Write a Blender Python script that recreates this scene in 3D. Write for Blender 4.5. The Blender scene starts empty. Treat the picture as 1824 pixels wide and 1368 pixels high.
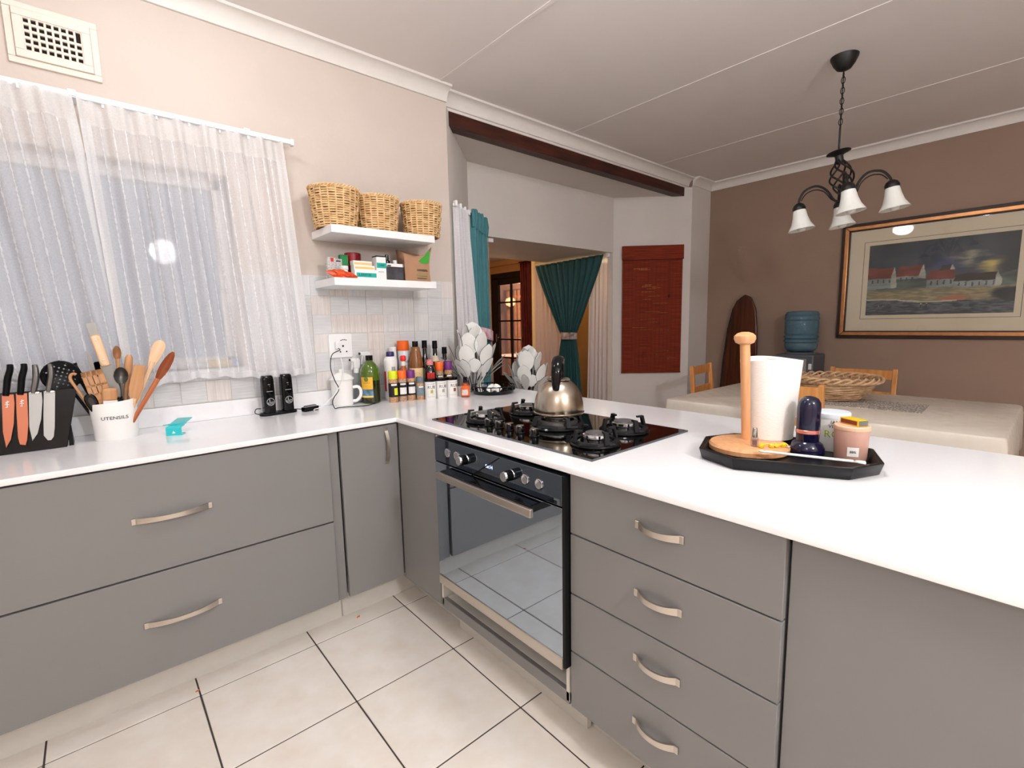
import bpy, bmesh, math, random
from mathutils import Vector, Matrix
random.seed(7)
PI = math.pi
scene = bpy.context.scene
C = scene.collection

# ------------------------------------------------------------------ camera
cam_d = bpy.data.cameras.new('camera'); cam = bpy.data.objects.new('camera', cam_d); C.objects.link(cam)
cam_d.sensor_fit = 'HORIZONTAL'; cam_d.sensor_width = 36.0; cam_d.lens = 16.885; cam_d.clip_start = 0.05
_f = Vector((0.65004799, 0.74933482, -0.1262337)); _r = Vector((0.7536083, -0.65703532, -0.0194709)); _u = Vector((0.09753022, 0.08247375, 0.99180943))
cam.matrix_world = Matrix(((_r.x, _u.x, -_f.x, -0.9865), (_r.y, _u.y, -_f.y, -1.9314), (_r.z, _u.z, -_f.z, 1.30955), (0, 0, 0, 1)))
scene.camera = cam

# ------------------------------------------------------------------ world, exposure, main lights
def s2l(c):
    return c / 12.92 if c <= 0.04045 else ((c + 0.055) / 1.055) ** 2.4
def rgb(r, g, b):
    return (s2l(r / 255), s2l(g / 255), s2l(b / 255), 1.0)
w = bpy.data.worlds.new('world'); scene.world = w; w.use_nodes = True
w.node_tree.nodes['Background'].inputs[0].default_value = rgb(165, 168, 188)
w.node_tree.nodes['Background'].inputs[1].default_value = 0.55
scene.view_settings.view_transform = 'Standard'
scene.view_settings.look = 'None'
scene.view_settings.exposure = 0.38
scene.view_settings.gamma = 1.0
scene.view_settings.use_curve_mapping = False
scene.cycles.max_bounces = 6; scene.cycles.diffuse_bounces = 4; scene.cycles.glossy_bounces = 4; scene.cycles.transmission_bounces = 6; scene.cycles.transparent_max_bounces = 8
scene.cycles.caustics_reflective = False; scene.cycles.caustics_refractive = False; scene.cycles.adaptive_threshold = 0.035
ZLAMP = 2.69
LAMPS = [(-0.70, -0.14, 17.0, ZLAMP), (0.25, -1.15, 46.0, ZLAMP), (-1.75, -2.15, 32.0, 2.16), (-0.30, -3.2, 120.0, 2.16)]   # x, y, brightness, height of the globe lamps; last two are added unseen fill
def area_light(name, loc, size, power, color=(1, 1, 1), rot=(0, 0, 0)):
    d = bpy.data.lights.new(name, 'AREA'); d.shape = 'DISK'; d.size = size; d.energy = power; d.color = color
    o = bpy.data.objects.new(name, d); o.location = loc; o.rotation_euler = rot; C.objects.link(o); return o
def bulb_light(name, loc, power, color, radius=0.05):
    d = bpy.data.lights.new(name, 'POINT'); d.energy = power; d.color = color; d.shadow_soft_size = radius
    o = bpy.data.objects.new(name, d); o.location = loc; C.objects.link(o); return o
# ------------------------------------------------------------------ materials
MATS = {}
def mat(name, col, rough=0.5, metal=0.0, noise=0.0, nscale=20.0, bump=0.0, bscale=60.0, spec=0.5, coat=0.0, stretch=None, col2=None, trans=0.0, ior=1.45, emit=None, estr=0.0, rvar=0.0, alpha=1.0):
    if name in MATS: return MATS[name]
    m = bpy.data.materials.new(name); m.use_nodes = True; nt = m.node_tree; b = nt.nodes['Principled BSDF']
    c = rgb(*col); b.inputs['Base Color'].default_value = c; b.inputs['Roughness'].default_value = rough
    b.inputs['Metallic'].default_value = metal; b.inputs['Specular IOR Level'].default_value = spec
    b.inputs['Coat Weight'].default_value = coat; b.inputs['Coat Roughness'].default_value = 0.06
    b.inputs['Transmission Weight'].default_value = trans; b.inputs['IOR'].default_value = ior; b.inputs['Alpha'].default_value = alpha
    if emit: b.inputs['Emission Color'].default_value = rgb(*emit); b.inputs['Emission Strength'].default_value = estr
    if noise > 0 or col2 or bump > 0 or rvar > 0:
        tc = nt.nodes.new('ShaderNodeTexCoord'); mp = nt.nodes.new('ShaderNodeMapping')
        nt.links.new(tc.outputs['Object'], mp.inputs['Vector'])
        if stretch: mp.inputs['Scale'].default_value = stretch
        if noise > 0 or col2:
            n = nt.nodes.new('ShaderNodeTexNoise'); n.inputs['Scale'].default_value = nscale; n.inputs['Detail'].default_value = 5
            nt.links.new(mp.outputs[0], n.inputs['Vector'])
            mx = nt.nodes.new('ShaderNodeMix'); mx.data_type = 'RGBA'
            c2 = rgb(*col2) if col2 else tuple(v * (1 - noise) for v in c[:3]) + (1,)
            rp = nt.nodes.new('ShaderNodeValToRGB'); rp.color_ramp.elements[0].position = 0.32; rp.color_ramp.elements[1].position = 0.68
            nt.links.new(n.outputs['Fac'], rp.inputs[0])
            fac = rp.outputs[0]
            if rvar > 0:
                oi = nt.nodes.new('ShaderNodeObjectInfo'); ma = nt.nodes.new('ShaderNodeMath'); ma.operation = 'MULTIPLY_ADD'
                ma.inputs[1].default_value = rvar; nt.links.new(oi.outputs['Random'], ma.inputs[0]); nt.links.new(rp.outputs[0], ma.inputs[2])
                ma.use_clamp = True; fac = ma.outputs[0]
            nt.links.new(fac, mx.inputs[0]); mx.inputs[6].default_value = c; mx.inputs[7].default_value = c2
            nt.links.new(mx.outputs[2], b.inputs['Base Color'])
        if bump > 0:
            n2 = nt.nodes.new('ShaderNodeTexNoise'); n2.inputs['Scale'].default_value = bscale; n2.inputs['Detail'].default_value = 4
            nt.links.new(mp.outputs[0], n2.inputs['Vector'])
            bp = nt.nodes.new('ShaderNodeBump'); bp.inputs['Strength'].default_value = bump; bp.inputs['Distance'].default_value = 0.004
            nt.links.new(n2.outputs['Fac'], bp.inputs['Height']); nt.links.new(bp.outputs[0], b.inputs['Normal'])
    MATS[name] = m; return m

def sheer_mat(name, col, alpha, stripes=0.0, stripe_alpha=0.95, translucent=0.45, slub=True):
    m = bpy.data.materials.new(name); m.use_nodes = True; nt = m.node_tree; N = nt.nodes; L = nt.links
    N.remove(N['Principled BSDF']); out = N['Material Output']
    d = N.new('ShaderNodeBsdfDiffuse'); d.inputs[0].default_value = rgb(*col)
    t = N.new('ShaderNodeBsdfTranslucent'); t.inputs[0].default_value = rgb(*col)
    mx = N.new('ShaderNodeMixShader'); mx.inputs[0].default_value = translucent; L.new(d.outputs[0], mx.inputs[1]); L.new(t.outputs[0], mx.inputs[2])
    tr = N.new('ShaderNodeBsdfTransparent'); m2 = N.new('ShaderNodeMixShader'); L.new(tr.outputs[0], m2.inputs[1]); L.new(mx.outputs[0], m2.inputs[2])
    uv = N.new('ShaderNodeUVMap'); sp = N.new('ShaderNodeSeparateXYZ'); L.new(uv.outputs[0], sp.inputs[0])
    nz = N.new('ShaderNodeTexNoise'); nz.inputs['Scale'].default_value = 160; L.new(uv.outputs[0], nz.inputs['Vector'])
    mr = N.new('ShaderNodeMapRange'); L.new(nz.outputs['Fac'], mr.inputs[0]); mr.inputs[1].default_value = 0.3; mr.inputs[2].default_value = 0.7
    mr.inputs[3].default_value = alpha - 0.05; mr.inputs[4].default_value = alpha + 0.05
    fac = mr.outputs[0]
    if stripes > 0:
        md = N.new('ShaderNodeMath'); md.operation = 'MULTIPLY'; md.inputs[1].default_value = 1.0 / stripes; L.new(sp.outputs[0], md.inputs[0])
        fr = N.new('ShaderNodeMath'); fr.operation = 'FRACT'; L.new(md.outputs[0], fr.inputs[0])
        sb = N.new('ShaderNodeMath'); sb.operation = 'SUBTRACT'; sb.inputs[1].default_value = 0.5; L.new(fr.outputs[0], sb.inputs[0])
        ab = N.new('ShaderNodeMath'); ab.operation = 'ABSOLUTE'; L.new(sb.outputs[0], ab.inputs[0])
        mp = N.new('ShaderNodeMapping'); mp.inputs['Scale'].default_value = (1.0 / stripes, 22, 1); L.new(uv.outputs[0], mp.inputs[0])
        n2 = N.new('ShaderNodeTexNoise'); n2.inputs['Scale'].default_value = 3.0; n2.inputs['Detail'].default_value = 1; L.new(mp.outputs[0], n2.inputs['Vector'])
        th = N.new('ShaderNodeMapRange'); L.new(n2.outputs['Fac'], th.inputs[0]); th.inputs[1].default_value = 0.4; th.inputs[2].default_value = 0.62
        th.inputs[3].default_value = 0.028; th.inputs[4].default_value = 0.085
        lt = N.new('ShaderNodeMath'); lt.operation = 'LESS_THAN'; L.new(ab.outputs[0], lt.inputs[0]); L.new(th.outputs[0], lt.inputs[1])
        mm = N.new('ShaderNodeMix'); L.new(lt.outputs[0], mm.inputs[0]); L.new(fac, mm.inputs[2]); mm.inputs[3].default_value = stripe_alpha
        fac = mm.outputs[0]
    L.new(fac, m2.inputs[0]); L.new(m2.outputs[0], out.inputs[0])
    MATS[name] = m; return m

def thin_glass(name, tint, keep=1.0, rough=0.02, ior=1.45):
    m = bpy.data.materials.new(name); m.use_nodes = True; N, L = m.node_tree.nodes, m.node_tree.links; N.remove(N['Principled BSDF'])
    tr = N.new('ShaderNodeBsdfTransparent'); tr.inputs[0].default_value = rgb(*tint); gl = N.new('ShaderNodeBsdfGlossy'); gl.inputs['Roughness'].default_value = rough
    di = N.new('ShaderNodeBsdfDiffuse'); di.inputs[0].default_value = rgb(*tint); m1 = N.new('ShaderNodeMixShader'); m1.inputs[0].default_value = 1 - keep
    L.new(tr.outputs[0], m1.inputs[1]); L.new(di.outputs[0], m1.inputs[2])
    lw = N.new('ShaderNodeLayerWeight'); lw.inputs[0].default_value = 0.5; pw = N.new('ShaderNodeMath'); pw.operation = 'POWER'; pw.inputs[1].default_value = 5.0; L.new(lw.outputs['Facing'], pw.inputs[0])
    fr = N.new('ShaderNodeMath'); fr.operation = 'MULTIPLY_ADD'; fr.inputs[1].default_value = .9; fr.inputs[2].default_value = ((ior - 1) / (ior + 1)) ** 2 * .6; L.new(pw.outputs[0], fr.inputs[0])
    m2 = N.new('ShaderNodeMixShader'); L.new(fr.outputs[0], m2.inputs[0]); L.new(m1.outputs[0], m2.inputs[1]); L.new(gl.outputs[0], m2.inputs[2])
    L.new(m2.outputs[0], N['Material Output'].inputs[0]); MATS[name] = m; return m
def wood(name, c1, c2, rough=0.45, axis=2, scale=7.0, coat=0.0):
    if name in MATS: return MATS[name]
    st = [14.0, 14.0, 14.0]; st[axis] = 1.0
    return mat(name, c1, rough, noise=0.3, nscale=scale, stretch=tuple(st), col2=c2, bump=0.08, bscale=scale * 1.5, coat=coat)

M_wall = mat('cream_paint', (214, 201, 191), 0.85, noise=0.05, nscale=3, bump=0.25, bscale=45)
M_baywall = mat('offwhite_paint', (226, 220, 214), 0.85, noise=0.05, nscale=3, bump=0.25, bscale=45)
M_brown = mat('brown_paint', (158, 133, 117), 0.85, noise=0.06, nscale=3, bump=0.3, bscale=50)
M_ceil = mat('ceiling_paint', (238, 231, 227), 0.9, noise=0.03, nscale=2, bump=0.12, bscale=30)
M_white = mat('white_gloss_paint', (240, 240, 240), 0.35, noise=0.03)
M_cornice = mat('cornice_paint', (232, 226, 220), 0.7, noise=0.03)
M_grout = mat('dark_grout', (78, 70, 66), 0.9, noise=0.2, nscale=60)
M_tile = mat('cream_floor_tile', (241, 235, 228), 0.28, noise=0.1, nscale=9, col2=(232, 223, 212), bump=0.04, bscale=25, rvar=0.25)
M_cab = mat('grey_cabinet_foil', (132, 130, 129), 0.42, noise=0.03, nscale=4)
M_cabw = mat('cabinet_carcass_white', (214, 210, 202), 0.5, noise=0.04)
M_counter = mat('white_quartz', (243, 243, 245), 0.16, noise=0.02, nscale=70, coat=0.2)
M_steel = mat('brushed_steel', (208, 199, 188), 0.34, metal=1.0, noise=0.12, nscale=30, stretch=(1, 1, 40))
M_chrome = mat('chrome', (220, 220, 222), 0.12, metal=1.0)
M_black = mat('black_plastic', (14, 14, 16), 0.4, noise=0.1, spec=0.25)
M_iron = mat('cast_iron', (22, 23, 26), 0.5, noise=0.2, nscale=80, bump=0.1, bscale=200, spec=0.3)
M_glassblack = mat('black_glass', (5, 5, 6), 0.03, spec=0.6)
M_mirror = mat('oven_mirror_glass', (172, 184, 196), 0.03, metal=1.0)
M_mirror2 = mat('oven_panel_glass', (112, 122, 134), 0.06, metal=0.95)
M_beam = mat('stained_beam', (82, 34, 18), 0.5, noise=0.5, nscale=4, stretch=(1, 8, 8), col2=(40, 16, 9), bump=0.2, bscale=12)
M_pine = wood('pine_chair', (226, 162, 96), (202, 132, 70), 0.4, 2, 3.0)
M_beech = wood('beech', (226, 172, 126), (208, 148, 100), 0.38, 2, 4.0)
M_wspoon = wood('pale_spoon_wood', (238, 206, 170), (222, 184, 144), 0.5, 2, 4.0)
M_wtan = wood('tan_spoon_wood', (208, 158, 112), (184, 130, 84), 0.5, 2, 4.0)
M_wred = wood('red_spoon_wood', (198, 116, 72), (168, 88, 50), 0.45, 2, 4.0)
M_wicker = mat('wicker_gold', (236, 202, 152), 0.6, noise=0.3, nscale=40, col2=(208, 166, 114))
M_wicker2 = mat('wicker_twig', (224, 190, 152), 0.6, noise=0.4, nscale=30, col2=(186, 146, 108))
M_blind = mat('bamboo_blind', (146, 56, 30), 0.7, noise=0.4, nscale=6, stretch=(1, 1, 40), col2=(102, 34, 16), spec=.2)
M_teal = mat('teal_cloth', (72, 130, 138), 0.8, noise=0.12, nscale=30, bump=0.1, bscale=300)
M_teal2 = mat('dark_teal_cloth', (46, 92, 94), 0.8, noise=0.15, nscale=30, bump=0.1, bscale=300)
M_redcloth = mat('dark_red_cloth', (124, 34, 26), 0.6, noise=0.4, nscale=10, stretch=(6, 6, 1), col2=(70, 14, 12))
M_cloth = mat('cream_tablecloth', (226, 212, 192), 0.75, noise=0.1, nscale=18, bump=0.1, bscale=120)
M_darkwood = wood('dark_polished_wood', (92, 44, 22), (44, 20, 10), 0.3, 2, 2.2, coat=0.3)
M_bark = mat('bark_edge', (62, 44, 34), 0.9, noise=0.6, nscale=30, bump=0.8, bscale=60)
M_copper = mat('copper_blade', (164, 96, 70), 0.36, metal=0.6)
M_blade = mat('steel_blade', (138, 136, 133), 0.36, metal=0.85)
M_gold = mat('frame_gold', (196, 138, 92), 0.32, metal=0.9, noise=0.2, nscale=20)
M_framedark = mat('frame_dark', (40, 22, 14), 0.4)
M_gblack = mat('gloss_black', (9, 9, 11), 0.1, spec=0.35)
M_enamel = mat('white_enamel', (244, 243, 240), 0.18, coat=0.4)
M_print_dark = mat('dark_print', (40, 40, 44), 0.6)
M_paper = mat('paper_towel', (244, 241, 236), 0.9, noise=0.02, bump=0.35, bscale=110, stretch=(1, 1, 2.5))
M_ochre = mat('ochre_paint', (196, 150, 96), 0.85, noise=0.05, bump=0.2, bscale=40)
M_paneclear = None

# ------------------------------------------------------------------ mesh helpers
def finish(bm, smooth=True, ang=0.6):
    bmesh.ops.recalc_face_normals(bm, faces=bm.faces[:])
    if smooth:
        fl = bm.faces.layers.int.get('flat')
        for f in bm.faces: f.smooth = not (fl and f[fl] == 1)
        for e in bm.edges:
            if len(e.link_faces) == 2 and e.calc_face_angle(0) > ang: e.smooth = False
def obj(name, bm, m, parent=None, loc=None, rot=None, smooth=True, ang=0.6, recalc=True):
    if recalc: finish(bm, smooth, ang)
    me = bpy.data.meshes.new(name); bm.to_mesh(me); bm.free()
    for k in (m if isinstance(m, (list, tuple)) else [m]): me.materials.append(k)
    o = bpy.data.objects.new(name, me); C.objects.link(o)
    if parent: o.parent = parent
    if loc: o.location = loc
    if rot: o.rotation_euler = rot
    return o
def meshobj(name, me, parent=None, loc=None, rot=None):
    o = bpy.data.objects.new(name, me); C.objects.link(o)
    if parent: o.parent = parent
    if loc: o.location = loc
    if rot: o.rotation_euler = rot
    return o
def thing(name, label, cat, loc=(0, 0, 0), rotz=0, group=None, rot=None):
    o = bpy.data.objects.new(name, None); C.objects.link(o); o.empty_display_size = 0.05
    o.location = loc; o.rotation_euler = rot if rot else (0, 0, rotz); o['label'] = label; o['category'] = cat
    if group: o['group'] = group
    return o
def tag(o, label, cat, group=None, kind=None):
    o['label'] = label; o['category'] = cat
    if group: o['group'] = group
    if kind: o['kind'] = kind
    return o
def struct(o, label=None):
    o['kind'] = 'structure'
    if label: o['label'] = label
    return o
def nb(): return bmesh.new()
def bx(bm, x0, x1, y0, y1, z0, z1, bev=0.0, seg=2, mi=0):
    r = bmesh.ops.create_cube(bm, size=1.0); vs = r['verts']
    for v in vs:
        v.co = Vector((x0 + (v.co.x + .5) * (x1 - x0), y0 + (v.co.y + .5) * (y1 - y0), z0 + (v.co.z + .5) * (z1 - z0)))
    fs = set(f for v in vs for f in v.link_faces)
    for f in fs: f.material_index = mi
    if bev > 0:
        es = list(set(e for v in vs for e in v.link_edges)); fl = bm.faces.layers.int.get('flat') or bm.faces.layers.int.new('flat')
        vs = list(set(v for e in es for v in e.verts))
        for f in set(f for v in vs for f in v.link_faces): f[fl] = 1
        rb = bmesh.ops.bevel(bm, geom=es, offset=min(bev, 0.45 * min(abs(x1 - x0), abs(y1 - y0), abs(z1 - z0))), segments=seg, profile=0.5, affect='EDGES')
        for f in rb['faces']: f[fl] = 0
    return bm
def box(x0, x1, y0, y1, z0, z1, bev=0.0, seg=2): return bx(nb(), x0, x1, y0, y1, z0, z1, bev, seg)
def lathe(prof, seg=32, bm=None, cx=0, cy=0, sx=1.0, sy=1.0, closed=False, mi=0, a0=0.0, a1=2 * PI):
    bm = bm or nb(); full = abs(a1 - a0 - 2 * PI) < 1e-6; n = seg if full else seg + 1; rows = []
    for r, z in prof:
        if r < 1e-6 and full: rows.append([bm.verts.new((cx, cy, z))])
        else: rows.append([bm.verts.new((cx + sx * r * math.cos(a0 + (a1 - a0) * i / seg), cy + sy * r * math.sin(a0 + (a1 - a0) * i / seg), z)) for i in range(n)])
    pairs = list(zip(rows[:-1], rows[1:])) + ([(rows[-1], rows[0])] if closed else [])
    for A, B in pairs:
        for i in range(seg):
            j = (i + 1) % n if full else i + 1
            if len(A) == 1 and len(B) == 1: continue
            if len(A) == 1: f = bm.faces.new((A[0], B[j], B[i]))
            elif len(B) == 1: f = bm.faces.new((A[i], A[j], B[0]))
            else: f = bm.faces.new((A[i], A[j], B[j], B[i]))
            f.material_index = mi
    return bm
def solid(prof, **k):   # lathe closed at both ends
    p = list(prof)
    if p[0][0] > 1e-6: p = [(0, p[0][1])] + p
    if p[-1][0] > 1e-6: p = p + [(0, p[-1][1])]
    return lathe(p, **k)
def frame_at(d):
    d = d.normalized(); a = Vector((0, 0, 1)) if abs(d.z) < 0.95 else Vector((1, 0, 0))
    x = d.cross(a).normalized(); y = d.cross(x).normalized(); return x, y
def tube(pts, rad, seg=8, bm=None, cyc=False, cap=True, flat=1.0, up=None, mi=0):
    bm = bm or nb(); P = [Vector(p) for p in pts]; n = len(P); rows = []; px = None
    for i, p in enumerate(P):
        if cyc: d = P[(i + 1) % n] - P[i - 1]
        else: d = P[min(i + 1, n - 1)] - P[max(i - 1, 0)]
        d = d.normalized()
        if up is not None: x = Vector(up).cross(d).normalized(); y = d.cross(x).normalized()
        elif px is None: x, y = frame_at(d)
        else:
            x = (px - d * px.dot(d)).normalized(); y = d.cross(x).normalized()
        px = x; r = rad[i] if isinstance(rad, (list, tuple)) else rad
        rows.append([bm.verts.new(p + x * (r * math.cos(2 * PI * k / seg)) + y * (r * flat * math.sin(2 * PI * k / seg))) for k in range(seg)])
    for i in range(n if cyc else n - 1):
        A, B = rows[i], rows[(i + 1) % n]
        for k in range(seg): bm.faces.new((A[k], A[(k + 1) % seg], B[(k + 1) % seg], B[k])).material_index = mi
    if cap and not cyc:
        bm.faces.new(rows[0][::-1]).material_index = mi; bm.faces.new(rows[-1]).material_index = mi
    return bm
def prism(poly, h, axis='z', bm=None, base=0.0, mi=0, side_mi=None):
    bm = bm or nb()
    def P(a, b, c): return (a, b, c) if axis == 'z' else ((a, c, b) if axis == 'y' else (c, a, b))
    A = [bm.verts.new(P(a, b, base)) for a, b in poly]; B = [bm.verts.new(P(a, b, base + h)) for a, b in poly]
    bm.faces.new(A[::-1]).material_index = mi; bm.faces.new(B).material_index = mi
    n = len(poly)
    for i in range(n): bm.faces.new((A[i], A[(i + 1) % n], B[(i + 1) % n], B[i])).material_index = mi if side_mi is None else side_mi
    return bm
def bevel_all(bm, off, seg=2, ang=0.5):
    fl = bm.faces.layers.int.get('flat') or bm.faces.layers.int.new('flat'); bm.normal_update()
    es = [e for e in bm.edges if len(e.link_faces) == 2 and e.calc_face_angle(0) > ang]
    mxa = max(f.calc_area() for f in bm.faces)
    for f in bm.faces: f[fl] = 1 if f.calc_area() > .3 * mxa or len(f.verts) > 4 else 0
    rb = bmesh.ops.bevel(bm, geom=es, offset=off, segments=seg, profile=0.5, affect='EDGES')
    for f in rb['faces']: f[fl] = 0
    return bm
def xf(bm, M): bmesh.ops.transform(bm, matrix=M, verts=bm.verts[:]); return bm
def Tm(x, y, z): return Matrix.Translation((x, y, z))
def Rm(a, ax): return Matrix.Rotation(a, 4, ax)
def rrect(wd, ht, r, seg=5):
    pts = []
    for cx, cy, a in ((wd / 2 - r, ht / 2 - r, 0), (-wd / 2 + r, ht / 2 - r, PI / 2), (-wd / 2 + r, -ht / 2 + r, PI), (wd / 2 - r, -ht / 2 + r, 1.5 * PI)):
        for i in range(seg + 1): pts.append((cx + r * math.cos(a + PI / 2 * i / seg), cy + r * math.sin(a + PI / 2 * i / seg)))
    return pts
def arcp(cx, cy, r, a0, a1, n): return [(cx + r * math.cos(a0 + (a1 - a0) * i / n), cy + r * math.sin(a0 + (a1 - a0) * i / n)) for i in range(n + 1)]
def smoothpts(pts, n=8):
    P = [Vector(p) for p in pts]; out = []
    for i in range(len(P) - 1):
        p0, p1, p2, p3 = P[max(i - 1, 0)], P[i], P[i + 1], P[min(i + 2, len(P) - 1)]
        for k in range(n):
            t = k / n
            out.append(0.5 * ((2 * p1) + (-p0 + p2) * t + (2 * p0 - 5 * p1 + 4 * p2 - p3) * t * t + (-p0 + 3 * p1 - 3 * p2 + p3) * t ** 3))
    out.append(P[-1]); return out
def text_bm(s, size, depth=0.0006, align='CENTER', bend=None, sx=1.0):
    cu = bpy.data.curves.new('lettering', 'FONT'); cu.body = s; cu.size = size; cu.extrude = depth; cu.align_x = align; cu.align_y = 'CENTER'; cu.resolution_u = 2
    o = bpy.data.objects.new('lettering', cu); C.objects.link(o); bpy.context.view_layer.update()
    me = bpy.data.meshes.new_from_object(o.evaluated_get(bpy.context.evaluated_depsgraph_get()))
    bm = nb(); bm.from_mesh(me); bpy.data.objects.remove(o); bpy.data.curves.remove(cu); bpy.data.meshes.remove(me)
    # lettering in XZ plane, facing -Y
    for v in bm.verts:
        x, y, z = v.co.x * sx, v.co.y, v.co.z
        if bend:   # wrap on a vertical cylinder radius bend (axis at origin), centred on -Y
            a = x / bend; rr = bend + z; v.co = Vector((rr * math.sin(a), -rr * math.cos(a), y))
        else: v.co = Vector((x, -z, y))
    return bm
def copy_tree(o, parent=None):
    c = o.copy(); C.objects.link(c)
    if parent is not None: c.parent = parent
    for ch in list(o.children): copy_tree(ch, c)
    return c
def sheet(name, fn, nu, nv, m, parent=None, thick=0.0):
    bm = nb(); uvl = bm.loops.layers.uv.new('UVMap'); G = []
    for i in range(nu + 1):
        G.append([])
        for j in range(nv + 1):
            p, uv = fn(i / nu, j / nv); v = bm.verts.new(p); G[i].append((v, uv))
    for i in range(nu):
        for j in range(nv):
            q = [G[i][j], G[i + 1][j], G[i + 1][j + 1], G[i][j + 1]]
            f = bm.faces.new([a[0] for a in q]); f.smooth = True
            for lp, a in zip(f.loops, q): lp[uvl].uv = a[1]
    o = obj(name, bm, m, parent, recalc=False)
    if thick > 0:
        md = o.modifiers.new('solid', 'SOLIDIFY'); md.thickness = thick
    return o

# ------------------------------------------------------------------ setting
YW, XB, ZC = 0.605, 3.99, 2.69
XL, XP, YB = 0.735, 3.618, 1.147          # bay corners
XI, XR = 1.277, 3.076                      # inner bay corners
ZL = 1.995                                 # lintel soffit
floor = struct(obj('floor', box(-2.6, 4.0, -4.2, 5.1, -0.08, -0.003), M_grout), 'cream ceramic floor tiles with dark grout joints')
S = 0.408
tbm = box(0.0026, S - 0.0026, 0.0026, S - 0.0026, -0.004, 0.0, 0.0015, 1)
finish(tbm); tile_me = bpy.data.meshes.new('tile'); tbm.to_mesh(tile_me); tbm.free(); tile_me.materials.append(M_tile)
for i in range(-7, 10):
    for j in range(-11, 2):
        x, y = i * S, 0.010 + j * S
        if x + S < -2.62 or x > 3.97: continue
        meshobj('tile', tile_me, floor, (x, y, 0))

# window wall
bm = nb()
WX0, WX1, WZ0, WZ1 = -2.15, -0.455, 1.13, 1.99
bx(bm, -2.7, WX0, YW, YW + .22, 0, ZC); bx(bm, WX1, XL, YW, YW + .22, 0, ZC)
bx(bm, WX0, WX1, YW, YW + .22, 0, WZ0); bx(bm, WX0, WX1, YW, YW + .22, WZ1, ZC)
wall_left = struct(obj('wall_left', bm, M_wall, smooth=False), 'cream painted window wall with grey patterned tiles')
# basket-weave splashback tiles
def splash_mat(name, vertical, c1, c2, c3):
    m = bpy.data.materials.new(name); m.use_nodes = True; nt = m.node_tree; N, L = nt.nodes, nt.links; b = N['Principled BSDF']
    tc = N.new('ShaderNodeTexCoord'); mp = N.new('ShaderNodeMapping'); L.new(tc.outputs['Object'], mp.inputs[0])
    oi = N.new('ShaderNodeObjectInfo'); L.new(oi.outputs['Location'], mp.inputs['Location'])
    mp.inputs['Scale'].default_value = (16, 1, .8) if vertical else (.8, 1, 16)
    n = N.new('ShaderNodeTexNoise'); n.inputs['Scale'].default_value = 1.0; n.inputs['Detail'].default_value = 4; L.new(mp.outputs[0], n.inputs['Vector'])
    mx = N.new('ShaderNodeMix'); mx.data_type = 'RGBA'; mx.inputs[6].default_value = rgb(*c1); mx.inputs[7].default_value = rgb(*c2)
    rp = N.new('ShaderNodeMapRange'); rp.inputs[1].default_value = 0.3; rp.inputs[2].default_value = 0.7; L.new(n.outputs['Fac'], rp.inputs[0]); L.new(rp.outputs[0], mx.inputs[0])
    m2 = N.new('ShaderNodeMix'); m2.data_type = 'RGBA'; m2.inputs[7].default_value = rgb(*c3); L.new(mx.outputs[2], m2.inputs[6])
    mm = N.new('ShaderNodeMath'); mm.operation = 'MULTIPLY'; mm.inputs[1].default_value = 0.6; L.new(oi.outputs['Random'], mm.inputs[0]); L.new(mm.outputs[0], m2.inputs[0])
    L.new(m2.outputs[2], b.inputs['Base Color']); b.inputs['Roughness'].default_value = 0.3
    bp = N.new('ShaderNodeBump'); bp.inputs['Strength'].default_value = 0.12; bp.inputs['Distance'].default_value = 0.002; L.new(n.outputs['Fac'], bp.inputs['Height']); L.new(bp.outputs[0], b.inputs['Normal'])
    return m
SP = [splash_mat('splash_grey_upright', True, (232, 230, 228), (208, 208, 208), (218, 220, 224)), splash_mat('splash_grey_level', False, (226, 226, 226), (200, 200, 200), (214, 216, 220)),
      splash_mat('splash_blush_upright', True, (232, 226, 222), (206, 196, 190), (224, 220, 218)), splash_mat('splash_pale_level', False, (226, 224, 222), (206, 206, 206), (226, 226, 226))]
PT = 0.0975
spm = []
for k in range(4):
    b_ = box(0, 1, -0.005, 0, 0, 1, 0.0); finish(b_, False); me = bpy.data.meshes.new('splash_tile'); b_.to_mesh(me); b_.free(); me.materials.append(SP[k]); spm.append(me)
rs = random.Random(3)
obj('grout_bed', box(-2.6, XL, YW - 0.0025, YW, 0.96, WZ0 - 0.02), mat('pale_grout', (226, 222, 216), 0.8, noise=0.05), wall_left)
obj('grout_bed', box(WX1 + 0.02, XL, YW - 0.0025, YW, WZ0 - 0.02, 1.568), MATS['pale_grout'], wall_left)
for n in range(-28, 6):
    for r in range(6):
        x0 = 0.1615 + n * PT; x1 = x0 + PT; z1 = 1.565 - r * PT; z0 = z1 - PT
        gl = 0.0016 if n % 3 == 0 else 0.0005; gr = 0.0016 if (n + 1) % 3 == 0 else 0.0005
        gb = 0.0012 if r in (2, 5) else 0.0005; gt = 0.0012 if r in (0, 3) else 0.0005
        x1 = min(x1, XL)
        if x1 < -2.6: continue
        if x0 < WX1 + 0.02 and z1 > WZ0 - 0.02:
            if z0 > WZ0 - 0.05: 
                if x1 <= WX1 + 0.06: continue
                x0 = WX1 + 0.02
            else: z1 = WZ0 - 0.02
        o = meshobj('splash_tile', spm[rs.choice([0, 0, 1, 1, 2, 3])], wall_left, (x0 + gl, YW - 0.001, z0 + gb))
        o.scale = (x1 - x0 - gl - gr, 1, z1 - z0 - gb - gt)

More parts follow.
